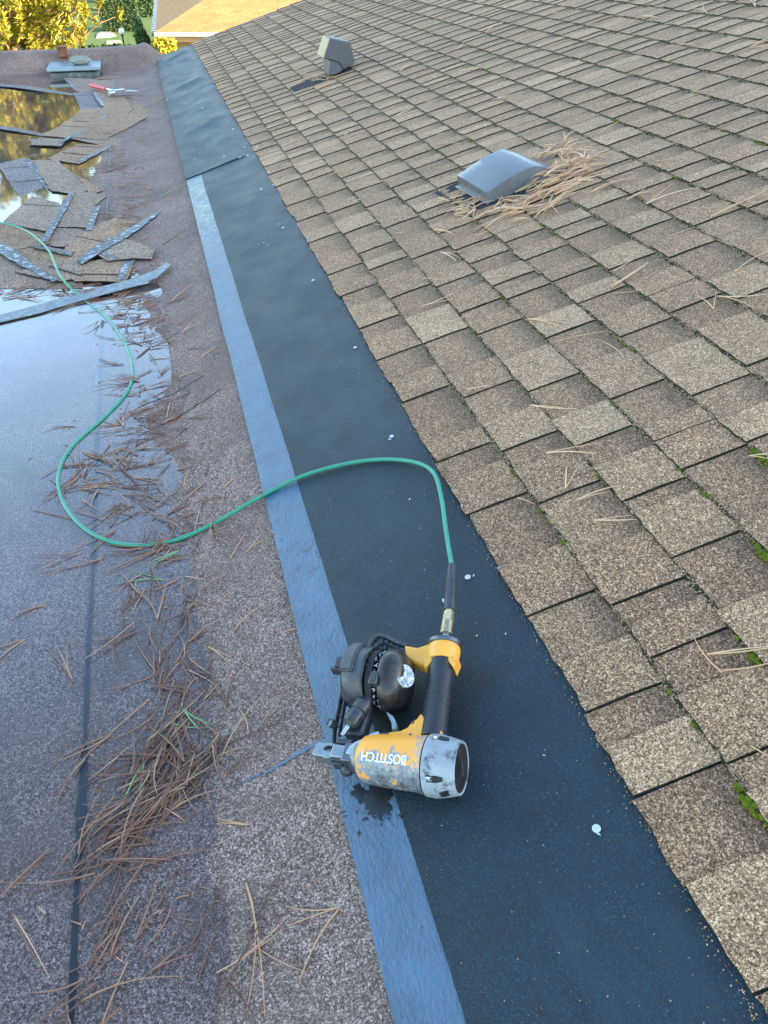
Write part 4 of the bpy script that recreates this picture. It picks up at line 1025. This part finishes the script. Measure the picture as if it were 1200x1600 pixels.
# ------------------------------------------------------------------ torn shingles thrown on the flat roof
S2 = lambda l: zc(0, 240, 1200 / 280, l)
S1 = lambda l: zc(0, 80, 1200 / 260, l)
scraps = [
 (S2([(-140, 640), (0, 640), (190, 790), (500, 850), (500, 882), (-140, 888)]), .006, 'scrap_b', 'big grey-brown torn shingle at the near left edge of the heap by the water', None, []),
 (S2([(140, 800), (330, 745), (530, 735), (635, 805), (400, 852)]), .014, 'scrap_b', 'pointed grey shingle scrap right of where the hose leaves the heap', None, [((330, 765), (560, 830))]),
 (S2([(-60, 640), (70, 630), (250, 603), (500, 720), (290, 768), (60, 700)]), .017, 'scrap_a', 'brown shingle scrap under the hose, left of the long tarred strip', None, []),
 (S2([(-120, 500), (100, 468), (335, 520), (300, 602), (0, 648), (-120, 640)]), .022, 'scrap_a', 'wide brown shingle crossed by the hose at the left picture edge', None, []),
 (S2([(50, 450), (110, 388), (215, 288), (372, 330), (400, 400), (340, 520), (100, 470)]), .028, 'scrap_b', 'brown three-tab shingle scrap with white adhesive dashes along its right side', ((480, 255), (300, 600)), [((150, 330), (385, 350))]),
 (S2([(390, 470), (400, 400), (430, 310), (500, 250), (600, 260), (690, 290), (622, 340), (588, 475)]), .024, 'scrap_b', 'grey-brown shingle scrap with rounded top in the middle of the heap', ((650, 345), (595, 520)), []),
 (S2([(380, 478), (585, 480), (570, 522), (430, 612), (340, 606)]), .016, 'scrap_b', 'brown shingle tab below the rounded scrap in the middle of the heap', None, []),
 (S2([(555, 545), (640, 490), (800, 420), (985, 393), (1050, 400), (960, 440), (740, 576)]), .020, 'scrap_a', 'brown shingle scrap pointing up right beside the membrane slope', None, [((790, 428), (960, 436))]),
 (S2([(450, 640), (560, 548), (735, 578), (600, 690), (540, 745), (450, 690)]), .013, 'scrap_a', 'brown scrap tucked left of the long diagonal tarred strip', None, []),
 (S2([(520, 722), (600, 650), (760, 560), (1035, 393), (1057, 402), (860, 555), (640, 690), (548, 748)]), .030, 'tarstrip', 'long dark tarred shingle edge lying diagonally across the heap', None, []),
 (S2([(670, 668), (820, 572), (1015, 645), (1000, 705), (890, 702), (740, 722)]), .020, 'scrap_b', 'grey broken shingle corner at the right tip of the near heap', ((690, 668), (770, 712)), []),
 (S2([(510, 840), (600, 742), (830, 702), (888, 705), (828, 856), (530, 856)]), .007, 'scrap_a', 'brown shingle scrap with spotted tar edge nearest the grey strip', ((870, 706), (810, 852)), [((540, 820), (815, 822))]),
 (S2([(240, 618), (475, 655), (460, 682), (235, 634)]), .034, 'scrap_c', 'small pale grey sliver lying under the hose on the heap', None, []),
 (S2([(-20, 600), (60, 630), (200, 730), (385, 845), (350, 858), (180, 770), (-20, 665)]), .033, 'tarstrip', 'dark tarred shingle edge running into the left picture edge below the hose', None, []),
 (S2([(0, 82), (170, 45), (350, 236), (160, 306)]), .012, 'scrap_c', 'wet blue-grey shingle with two cut lines beside the golden puddle', ((180, 45), (335, 232)), [((30, 102), (195, 92)), ((85, 188), (265, 172))]),
 (S2([(220, 50), (390, 58), (562, 232), (490, 252), (350, 236)]), .018, 'scrap_b', 'plain brown shingle next to the wet blue-grey one', None, []),
 (S2([(390, 60), (440, 100), (665, 240), (600, 262), (562, 232)]), .010, 'scrap_a', 'narrow tan shingle scrap beside the puddle edge in mid heap', None, []),
 (S2([(690, 290), (805, 332), (800, 352), (678, 312)]), .010, 'scrap_a', 'tiny tan chip of shingle amid needles right of the heap', None, []),
 (S1([(480, 200), (750, 205), (830, 230), (850, 300), (740, 310), (570, 285)]), .008, 'scrap_b', 'far shingle scrap under the red-handled tool', ((480, 205), (560, 285)), []),
 (S1([(760, 400), (670, 288), (850, 298), (940, 410), (770, 602), (570, 592)]), .026, 'scrap_a', 'large brown kite-shaped shingle on top of the far heap', ((675, 292), (745, 400)), []),
 (S1([(850, 302), (900, 308), (1068, 462), (890, 552), (800, 590), (900, 420)]), .018, 'scrap_a', 'brown shingle with right-pointing tip under the kite-shaped one', None, []),
 (S1([(580, 430), (740, 425), (770, 462), (490, 612), (320, 602), (440, 540)]), .020, 'scrap_a', 'tabbed brown shingle with dashed tar edge left of the kite-shaped one', ((775, 465), (440, 660)), [((530, 505), (650, 510)), ((440, 540), (600, 545))]),
 (S1([(540, 312), (670, 290), (760, 398), (600, 432)]), .012, 'scrap_c', 'blue-grey wet shingle piece between the metal box and far heap', None, [((550, 325), (680, 318)), ((590, 390), (730, 390))]),
 (S1([(230, 672), (320, 602), (500, 602), (430, 682)]), .012, 'scrap_b', 'grey-brown shingle corner at the left of the far heap in the golden puddle', None, []),
 (S1([(540, 632), (560, 592), (760, 606), (990, 642), (900, 692), (800, 682)]), .013, 'scrap_b', 'long flat shingle scrap with blunt right end below the kite-shaped one', None, []),
 (S1([(370, 772), (560, 682), (800, 680), (570, 802)]), .009, 'scrap_a', 'two-tab brown shingle with dark lower edge, nearest of the far heap', ((800, 682), (560, 800)), [((450, 735), (630, 750)), ((530, 690), (740, 692))]),
 (S1([(-60, 225), (540, 298), (545, 318), (-60, 248)]), .007, 'scrap_c', 'upper long dark shingle strip lying in the golden puddle', None, []),
 (S1([(-60, 530), (330, 596), (330, 612), (-60, 556)]), .007, 'scrap_c', 'lower long dark shingle strip lying in the golden puddle', None, []),
 (S1([(740, 590), (960, 570), (995, 575), (905, 622), (890, 610)]), .008, 'scrap_b', 'small dark-edged shingle chip right of the far heap', ((985, 572), (900, 618)), []),
 (S1([(205, 632), (300, 636), (420, 690), (250, 668)]), .006, 'scrap_c', 'thin dark sliver at the water end of the far heap', None, []),
]
M['tarstrip'] = M['adhesive']
M['cut'] = simple('dark_cut', (.018, .016, .015), .9)
for (pl, z0, mk, lab, strip, cuts) in scraps:
    z_tag = z0; z0 = .005 + z0 * .55
    tilt = random.uniform(-.012, .012)
    W3 = [on_flat(px, py, z0) for px, py in pl]
    c = sum(W3, Vector()) / len(W3)
    if mk != 'tarstrip': W3 = [c + (q - c) * 1.14 for q in W3]
    c.z = 0
    root = empty('torn_shingle', loc=(c.x, c.y, z0)); tag(root, lab, 'shingle scrap', 'torn shingles thrown on the flat roof')
    # ragged outline
    P = []
    for i in range(len(W3)):
        a, b_ = W3[i], W3[(i + 1) % len(W3)]; n = max(1, int((b_ - a).length / .035))
        for k in range(n):
            q = a.lerp(b_, k / n); j = .0055 if k else 0
            P.append((q.x - c.x + random.uniform(-j, j), q.y - c.y + random.uniform(-j, j)))
    b = MB(); th = .0042 if mk != 'tarstrip' else .006
    b.prism(P, -th, 0, m=0, mside=1)
    for i, v in enumerate(b.v): b.v[i] = (v[0], v[1], v[2] + .017 * math.sin(v[0] * 5 + c.y * 3) * math.sin(v[1] * 3 + c.x * 4) * .5 + tilt * v[0])
    hz = lambda x, y: .017 * math.sin(x * 5 + c.y * 3) * math.sin(y * 3 + c.x * 4) * .5 + tilt * x
    b.build('sheet', [M[mk], M['cut']], root)
    S_ = S2 if pl[0][1] > 248 or z_tag in (.006,) else S1
    if strip:
        a, b_ = [on_flat(*S_([q])[0], z0) for q in strip]; wv = (b_ - a).normalized().cross(UPZ) * .017
        b = MB(); pts = []
        n = 10
        for k in range(n + 1):
            q = a.lerp(b_, k / n)
            for s_ in (-1, 1):
                r_ = q + wv * s_ * (1 + .25 * mnoise.noise(q * 9)); pts.append((r_.x - c.x, r_.y - c.y, hz(r_.x - c.x, r_.y - c.y) + .0018))
        b.v = pts
        for k in range(n): b.face((2 * k, 2 * k + 1, 2 * k + 3, 2 * k + 2))
        b.build('tar_strip', M['adhesive'], root)
    for cu_ in cuts:
        a, b_ = [on_flat(*S_([q])[0], z0) for q in cu_]
        b = MB(); n = 6; wv = (b_ - a).normalized().cross(UPZ) * .006; pts = []
        for k in range(n + 1):
            q = a.lerp(b_, k / n)
            for s_ in (-1, 1): r_ = q + wv * s_; pts.append((r_.x - c.x, r_.y - c.y, hz(r_.x - c.x, r_.y - c.y) + .0012))
        b.v = pts
        for k in range(n): b.face((2 * k, 2 * k + 1, 2 * k + 3, 2 * k + 2))
        b.build('tab_cut', M['cut'], root)
# long grey flashing strip
m = NT('grey_strip'); nz = m.noise(40, 5, .7); m.set(col=m.ramp(nz, [(.35, (.07, .085, .095)), (.6, (.17, .20, .215)), (.72, (.36, .42, .44))]), rough=.4); m.bump(nz, .3, .002); M['strip'] = m.mat
top = [(-30, 499), (0, 492), (60, 476), (115, 459), (165, 446), (205, 436), (238, 424), (259, 410)]; bot = [(-30, 510), (0, 503), (60, 489), (118, 472), (168, 458), (210, 447), (244, 434), (267, 414)]
b = MB()
for (p, q) in zip(top, bot):
    for (px, py) in (p, q):
        w = on_flat(px, py, .012); x = max(0, (px - 120) / 140); w = on_flat(px, py, max(.0055, .012 + .02 * x * (1 if px > 120 else 0))); b.v.append(tuple(w))
nv = len(b.v); b.v += [(x, y, z - .003) for x, y, z in b.v]
for k in range(len(top) - 1):
    q = 2 * k; b.face((q, q + 1, q + 3, q + 2)[::-1]); b.face((q, q + 2, nv + q + 2, nv + q)); b.face((q + 1, nv + q + 1, nv + q + 3, q + 3))
b.face((nv - 2, nv - 1, 2 * nv - 1, 2 * nv - 2))
tag(b.build('flashing_strip', M['strip']), 'long curved grey flashing strip lying between the shingle heap and puddle', 'strip')

# ------------------------------------------------------------------ far end of the flat roof
B0 = on_flat(80, 122); B1 = on_flat(155, 122); bw = B1.x - B0.x; bt = on_y(82, 109, B0.y); bh = bt.z
box = empty('vent_box', loc=((B0.x + B1.x) / 2, B0.y, 0)); tag(box, 'low weathered metal box with flat lid at the far end of the flat roof', 'metal box')
tb = on_flat(85, 99, bh); bd = tb.y - B0.y; bd = min(bd, .9)
m = NT('grey_metal_lid'); nz = m.noise(9, 5, .65); m.set(col=m.mix(nz, (.17, .22, .24), (.33, .39, .41)), rough=.4, metal=.3); M['lid'] = m.mat
m = NT('weathered_metal'); nz = m.noise(16, 6, .7); m.set(col=m.ramp(nz, [(.35, (.05, .055, .045)), (.6, (.14, .16, .15)), (.75, (.28, .31, .30))]), rough=.6); M['weather'] = m.mat
b = MB(); b.box((0, bd / 2, bh / 2 - .02), (bw, bd, bh - .02)); b.build('curb', M['weather'], box, bevel=.006)
b = MB(); b.box((0, bd / 2 - .01, bh), (bw + .05, bd + .05, .035)); b.build('lid', M['lid'], box, bevel=.008)
s0 = Vector((on_flat(123, 103, bh + .05).x - (B0.x + B1.x) / 2 + (B0.x + B1.x) / 2, B0.y + bd * .35, bh + .018))
b = MB(); b.ball((0, 0, .04), (.115, .08, .045), 14, 9, jit=.10)
o = b.build('stone', simple('lichen_stone', (.21, .23, .19), .9, 0, .5, 22, .6)); o.location = s0; tag(o, 'lichen-grey stone weighing down the lid of the metal box', 'stone')
r0 = on_y(92, 89, 10.42); r1 = on_y(107, 89, 10.42); rt = on_y(99, 73, 10.42)
b = MB(); b.box((0, 0, (rt.z - r0.z) / 2), (r1.x - r0.x, .10, rt.z - r0.z)); b.box((0, -.005, rt.z - r0.z), (r1.x - r0.x + .012, .125, .012))
m = NT('rust'); nz = m.noise(28, 6, .7); m.set(col=m.ramp(nz, [(.35, (.10, .045, .022)), (.6, (.24, .10, .045)), (.75, (.34, .17, .08))]), rough=.85)
o = b.build('rusty_block', m.mat, bevel=.006); o.location = ((r0.x + r1.x) / 2, 10.44, r0.z); tag(o, 'small rusty metal box on the far roof kerb', 'metal box')
# red-handled claw tool
tA = on_flat(141, 133, .045); tB = on_flat(166, 139, .045); tC = on_flat(186, 144, .05)
tool = empty('roofing_hammer', loc=tA); tag(tool, 'hammer with a red grip resting on the far torn shingles', 'hammer')
td = (tB - tA).normalized(); ts = UPZ.cross(td)
b = MB(); b.tube([Vector(), td * (tB - tA).length * .3, td * (tB - tA).length * .7, td * (tB - tA).length], [.020, .024, .021, .023], 12, 0, .8); b.build('grip', simple('red_rubber', (.55, .06, .05), .45), tool, smooth=60)
b = MB(); b.tube([td * (tB - tA).length, tC - tA], [.012, .013], 10); b.build('shaft', M['steel'], tool, smooth=60)
b = MB(); e = tC - tA; b.box(e, (.045, .12, .045), td, ts, UPZ); b.tube([e - ts * .05, e - ts * .09, e - ts * .10], [.026, .026, .022], 14)
b.tube([e + ts * .05, e + ts * .10 + td * .03, e + ts * .15 + td * .09], [.022, .018, .006], 8, 0, .5, UPZ); b.tube([e + ts * .05, e + ts * .11 - td * .01, e + ts * .17 + td * .03], [.018, .014, .005], 8, 0, .5, UPZ)
b.build('head', M['steel'], tool, bevel=.004, smooth=50)
for (p, q, lab) in (((150, 124), (205, 121), 'tan shingle sliver behind the red-handled hammer'), ((196, 152), (222, 156), 'dark torn sliver right of the hammer head')):
    b = MB(); A_ = on_flat(*p, .012); B_ = on_flat(*q, .012); d = B_ - A_; n_ = UPZ.cross(d).normalized() * .05
    b.prism([(0, 0), (d.x, d.y), (d.x * .8 + n_.x, d.y * .8 + n_.y), (n_.x * .7, n_.y * .7)], 0, .005); o = b.build('torn_shingle', [M['scrap_a'] if 'tan' in lab else M['scrap_b']]); o.location = A_; tag(o, lab, 'shingle scrap', 'torn shingles thrown on the flat roof')

# ------------------------------------------------------------------ garden and neighbours
m = NT('lawn'); n1 = m.noise(.35, 5, .6); n2 = m.noise(6, 4, .7)
m.set(col=m.mix(m.math('ADD', m.math('MULTIPLY', n1, .6), m.math('MULTIPLY', n2, .4)), (.045, .085, .018), (.13, .19, .05)), rough=.95, spec=.2)
b = MB(); b.v = [(-400, -200, GROUND), (400, -200, GROUND), (400, 500, GROUND), (-400, 500, GROUND)]; b.face((0, 1, 2, 3)); tag(b.build('lawn', m.mat), kind='structure')
def gpt(px, py): return on_flat(px, py, GROUND)
pth = [(150, 60), (152, 53), (162, 48), (178, 52), (182, 56), (170, 59)]
b = MB(); b.prism([tuple(gpt(*p)[:2]) for p in pth], GROUND + .004, GROUND + .03); tag(b.build('path', simple('gravel_path', (.26, .25, .25), .9)), kind='structure')
b = MB(); b.prism([tuple(gpt(*p)[:2]) for p in [(166, 64), (188, 63), (194, 70), (192, 88), (168, 88)]], GROUND + .004, GROUND + .02); tag(b.build('path', simple('dry_path', (.30, .30, .18), .9)), kind='structure')
def leaf_mat(name, a, b_, rough=.6):
    m = NT(name); m.set(col=m.ramp(m.island(), [(0, a), (1, b_)]), rough=rough, spec=.3)
    m.bsdf.inputs['Subsurface Weight'].default_value = 0
    return m.mat
def leaves(b, pts_normals, size, rnd):
    for p, n in pts_normals:
        u = Vector((rnd.gauss(0, 1), rnd.gauss(0, 1), rnd.gauss(0, 1))).normalized(); v = u.cross(n + Vector((rnd.gauss(0, .5), rnd.gauss(0, .5), rnd.gauss(0, .5)))).normalized(); s = size * rnd.uniform(.6, 1.4)
        k = len(b.v); b.v += [tuple(p - u * s), tuple(p + v * s * .45), tuple(p + u * s), tuple(p - v * s * .45)]; b.face((k, k + 1, k + 2, k + 3))
def hedge(name, base, w, d, h, n, size, mat, label, cat, rot=0.0, core=(.02, .035, .012)):
    rnd = random.Random(name + label); root = empty(name, loc=base); root.rotation_euler = (0, 0, rot); tag(root, label, cat)
    b = MB(); b.box((0, 0, h * .47), (w * .93, d * .93, h * .94)); b.build('twigs', simple('hedge_core', core, .95), root)
    b = MB(); L = []
    for _ in range(n):
        f = rnd.random(); j = lambda: rnd.gauss(0, .05)
        if f < .4: L.append((Vector((rnd.uniform(-w / 2, w / 2), -d / 2 + j(), rnd.uniform(0, h))), Vector((0, -1, .3))))
        elif f < .5: L.append((Vector((rnd.uniform(-w / 2, w / 2), d / 2 + j(), rnd.uniform(0, h))), Vector((0, 1, .3))))
        elif f < .7: s_ = rnd.choice((-1, 1)); L.append((Vector((s_ * w / 2 + j(), rnd.uniform(-d / 2, d / 2), rnd.uniform(0, h))), Vector((s_, 0, .3))))
        else: L.append((Vector((rnd.uniform(-w / 2, w / 2), rnd.uniform(-d / 2, d / 2), h + j())), Vector((0, 0, 1))))
    leaves(b, L, size, rnd); b.build('foliage', mat, root); return root
M['leaf_dark'] = leaf_mat('leaf_dark', (.012, .035, .010), (.045, .085, .022)); M['leaf_mid'] = leaf_mat('leaf_mid', (.03, .07, .015), (.09, .14, .035)); M['leaf_yellow'] = leaf_mat('leaf_yellow', (.24, .22, .02), (.48, .40, .04)); M['leaf_lime'] = leaf_mat('leaf_lime', (.10, .15, .02), (.22, .26, .03))
p = gpt(191, 47); hedge('clipped_hedge', p, 2.6, 2.4, 2.2, 5000, .07, M['leaf_dark'], 'dark clipped box hedge standing on the lawn behind the lamp', 'hedge')
p = gpt(196, 22); hedge('lime_hedge', p + Vector((0, 5, 0)), 4.2, 2, 2.9, 4000, .10, M['leaf_lime'], 'sunlit yellow-green hedge at the very top, behind the dark one', 'hedge')
p = at(262, 92, 24); p.z = GROUND; hedge('clipped_hedge', p, 1.7, 1.6, 2.45, 5000, .05, M['leaf_dark'], 'dark clipped hedge below the neighbour eave, beside the felt end', 'hedge')
def shrub(name, base, c, r, n, size, mats, label, cat, lumps=9, parts=('crown', 'trunk')):
    rnd = random.Random(label); root = empty(name, loc=base); tag(root, label, cat)
    b = MB(); L = []
    ls = [(Vector((rnd.gauss(0, .42) * r[0], rnd.gauss(0, .42) * r[1], c + rnd.gauss(0, .38) * r[2])), rnd.uniform(.35, .6)) for _ in range(lumps)]
    for _ in range(n):
        q, k = rnd.choice(ls); d = Vector((rnd.gauss(0, 1), rnd.gauss(0, 1), rnd.gauss(0, 1))).normalized(); s = rnd.uniform(.6, 1.05)
        L.append((q + Vector((d.x * r[0] * k * s, d.y * r[1] * k * s, d.z * r[2] * k * s)), d))
    leaves(b, L, size, rnd); b.build(parts[0], mats, root)
    b = MB()
    for q, k in ls: b.tube([Vector((0, 0, 0)), Vector((q.x * .3, q.y * .3, q.z * .5)), q], [.05 * r[0], .035 * r[0], .012 * r[0]], 6)
    b.build(parts[1], simple('bark', (.09, .065, .045), .9), root); return root
p = at(228, 64, 30); p.z = GROUND; shrub('leafy_shrub', p, 2.15, (.42, .42, .95), 5000, .07, M['leaf_mid'], 'mid-green leafy shrub between the lamp and neighbour house', 'shrub')
p = at(258, 82, 21); p.z = GROUND; shrub('yellow_shrub', p, 3.28, (.34, .3, .22), 1500, .05, M['leaf_yellow'], 'small bright yellow flowering shrub peeking over the end of the felt', 'shrub')
p = at(170, 80, 17); p.z = GROUND; shrub('dark_shrub', p, 3.66, (.62, .4, .20), 2200, .05, M['leaf_dark'], 'dark shaded shrub just beyond the kerb, right of the pine', 'shrub')
# pine
prnd = random.Random(5)
pine_base = at(2, 28, 17.5); pine_c = pine_base.copy(); pine_base.z = GROUND
pine = empty('pine_tree', loc=pine_base); tag(pine, 'sunlit golden-green pine rising beyond the far kerb', 'pine tree')
barkm = simple('pine_bark', (.13, .085, .055), .9, 0, .4, 12, .5)
b = MB(); b.tube([(0, 0, 0), (.1, 0, 2), (0, .1, 5), (.1, .1, 8.6)], [.22, .18, .13, .03], 10); b.build('trunk', barkm, pine, smooth=70)
limbs = MB(); tufts = MB(); tuft_sites = []
for k in range(210):
    z = prnd.uniform(1.6, 8.3); a = prnd.uniform(0, 6.28); Lm = prnd.uniform(1.0, 2.35) * (1 - .45 * max(0, (z - 4.5) / 3.4))
    o_ = Vector((.05, .05, z)); d = Vector((math.cos(a), math.sin(a), prnd.uniform(-.05, .35)))
    pts = [o_, o_ + d * Lm * .5 + Vector((0, 0, -.05)), o_ + d * Lm + Vector((0, 0, .25))]
    limbs.tube(pts, [.05, .03, .01], 6)
    for _ in range(17):
        t = prnd.uniform(.35, 1.02); q = pts[0].lerp(pts[2], t) + Vector((prnd.gauss(0, .22), prnd.gauss(0, .22), prnd.gauss(.08, .16)))
        tuft_sites.append(q); limbs.tube([pts[0].lerp(pts[2], t * .93), q], [.014, .007], 4)
for q in tuft_sites:
    ax = Vector((prnd.gauss(0, .5), prnd.gauss(0, .5), prnd.uniform(.3, 1))).normalized()
    for _ in range(56):
        d = (ax * prnd.uniform(-.1, .9) + Vector((prnd.gauss(0, .7), prnd.gauss(0, .7), prnd.gauss(0, .7)))).normalized(); L = prnd.uniform(.10, .19)
        w = d.cross(Vector((prnd.random(), prnd.random(), prnd.random()))).normalized() * .019; k = len(tufts.v)
        s0_ = q + ax * prnd.uniform(-.14, .12)
        tufts.v += [tuple(s0_ - w), tuple(s0_ + w), tuple(s0_ + d * L)]; tufts.face((k, k + 1, k + 2))
limbs.build('limbs', barkm, pine, smooth=70)
m = NT('pine_needles_live'); m.set(col=m.ramp(m.island(), [(0, (.09, .12, .012)), (.4, (.26, .26, .02)), (.8, (.44, .36, .03)), (1, (.40, .24, .04))]), rough=.55)
tufts.build('crown', m.mat, pine)
# lamp post
p = at(190, 49, 33); lamp = empty('garden_lamp', loc=(p.x, p.y, GROUND)); tag(lamp, 'white globe lamp on a thin black post on the lawn', 'lamp')
H = p.z - GROUND; blk = simple('black_metal', (.015, .015, .016), .5)
b = MB(); b.lathe((0, 0, 0), (0, 0, 1), [(0, .09), (.1, .07), (.14, .035), (H - .18, .03), (H - .15, .055), (H - .11, .06)], 14); b.build('post', blk, lamp, smooth=40)
b = MB(); b.ball((0, 0, H), .125, 20, 14); b.build('globe', simple('opal_glass', (.80, .82, .82), .25, 0, .03), lamp, smooth=80)
# neighbour house: hip roof, lit front slope, shaded left slope
E0 = at(241, 51, 26.4); ez = E0.z
fdv = Vector((1, -.30, 0)).normalized(); ldv = Vector((.035, 1, 0)).normalized()
house = empty('neighbour_house', loc=(E0.x, E0.y, GROUND)); tag(house, 'neighbour house with orange sunlit hip roof and white gutter', 'house')
org = Vector((E0.x, E0.y, GROUND)); e_ = ez - GROUND; FW, LW = 15.0, 24.0; RUN = 6.2; RISE = 2.7
m = NT('orange_shingles'); br = m.n.new('ShaderNodeTexBrick'); br.inputs['Scale'].default_value = 2.2; br.inputs['Mortar Size'].default_value = .012; br.inputs['Color1'].default_value = (.44, .175, .045, 1); br.inputs['Color2'].default_value = (.58, .25, .07, 1); br.inputs['Mortar'].default_value = (.13, .06, .028, 1); br.inputs['Row Height'].default_value = .32; br.inputs['Brick Width'].default_value = .8
m.link(m.scaled(m.obj(), (1, 1, 1)), br.inputs['Vector']); m.set(col=m.mix(.2, br.outputs[0], m.mix(m.noise(9, 4), (.30, .16, .06), (.50, .30, .13))), rough=.9); roofm = m.mat
c0 = Vector((0, 0, e_)); c1 = fdv * FW + Vector((0, 0, e_)); c2 = fdv * FW + ldv * LW + Vector((0, 0, e_)); c3 = ldv * LW + Vector((0, 0, e_))
r0_ = (fdv * RUN + ldv * RUN) + Vector((0, 0, e_ + RISE)); r1_ = (fdv * (FW - RUN) + ldv * RUN) + Vector((0, 0, e_ + RISE)); r3_ = (fdv * RUN + ldv * (LW - RUN)) + Vector((0, 0, e_ + RISE)); r2_ = (fdv * (FW - RUN) + ldv * (LW - RUN)) + Vector((0, 0, e_ + RISE))
def slab(name, P, mat, t=.06, parent=house):
    b = MB(); n_ = (Vector(P[1]) - Vector(P[0])).cross(Vector(P[2]) - Vector(P[0])).normalized(); n = len(P)
    if n_.z < 0: n_ = -n_
    b.v = [tuple(q) for q in P] + [tuple(Vector(q) - n_ * t) for q in P]; b.face(range(n)); b.face([n + i for i in range(n)][::-1])
    for i in range(n): j = (i + 1) % n; b.face((i, n + i, n + j, j))
    return b.build(name, mat, parent)
tag(slab('front_roof', [c0, c1, r1_, r0_], roofm), 'sunlit orange front slope of the hip roof')
tag(slab('side_roof', [c0, r0_, r3_, c3], roofm), 'shaded side slope of the hip roof')
slab('back_roof', [c1, c2, r2_, r1_], roofm); slab('rear_roof', [c3, r3_, r2_, c2], roofm); slab('top_roof', [r0_, r1_, r2_, r3_], roofm)
wm = simple('painted_wall', (.42, .28, .17), .85); white = simple('white_paint', (.78, .76, .72), .5, 0, .04)
ins = fdv * .55 + ldv * .55
w0 = ins; w1 = fdv * (FW - .55) + ldv * .55; w2 = fdv * (FW - .55) + ldv * (LW - .55); w3 = fdv * .55 + ldv * (LW - .55)
b = MB()
for q in (w0, w1, w2, w3): b.v.append((q.x, q.y, 0)); b.v.append((q.x, q.y, e_ - .02))
for i in range(4): j = (i + 1) % 4; b.face((2 * i, 2 * j, 2 * j + 1, 2 * i + 1))
b.build('wall', wm, house)
fn = Vector((fdv.y, -fdv.x, 0)); 
b = MB(); b.box(fdv * FW / 2 + fn * .05 + Vector((0, 0, e_ - .05)), (FW, .10, .13), fdv, fn); gut = b.build('gutter', white, house, bevel=.02)
b = MB(); b.box(fdv * FW / 2 - fn * .02 + Vector((0, 0, e_ - .20)), (FW, .03, .16), fdv, fn); b.build('fascia', simple('tan_fascia', (.50, .27, .12), .7), house)
ln = Vector((-ldv.y, ldv.x, 0))
b = MB(); b.box(ldv * LW / 2 + ln * .05 + Vector((0, 0, e_ - .05)), (LW, .10, .12), ldv, ln); b.build('gutter', simple('brown_gutter', (.10, .09, .085), .5), house, bevel=.02)
for k in range(26):
    b = MB(); b.box(ldv * (.5 + k * .9) + ln * .02 + Vector((0, 0, e_ + .02)), (.05, .16, .05), ldv, ln); b.build('gutter_bracket', white, gut)
wf = simple('dark_glass', (.03, .035, .04), .1)
for k in range(5):
    ctr = ins + fdv * (1.0 + 2.6 * k) + fn * .01 + Vector((0, 0, 1.75)); b = MB(); b.box(ctr, (1.3, .06, 1.3), fdv, fn); wi = b.build('window', white, house)
    for s_ in (-1, 1): b = MB(); b.box(ctr + fn * .035 + fdv * s_ * .3, (.5, .02, 1.1), fdv, fn); b.build('pane', wf, wi)
# dark planting behind the lawn
p = gpt(222, 30); hedge('tall_hedge', p + Vector((1.6, 3, 0)), 3.2, 2.5, 3.6, 3000, .12, M['leaf_dark'], 'tall dark planting at the edge of the neighbour gutter', 'hedge')
# screen of trees beyond, closing the garden
for k in range(9):
    p = Vector((-34 + k * 8.5 + prnd.uniform(-2, 2), 96 + prnd.uniform(-4, 6), GROUND))
    shrub('garden_tree', p, 4.6, (3.4, 3.2, 4.2), 2200, .34, M['leaf_mid'] if k % 2 else M['leaf_dark'], 'distant broadleaf tree number %s from the left beyond the garden' % ['one', 'two', 'three', 'four', 'five', 'six', 'seven', 'eight', 'nine'][k], 'tree', 8)
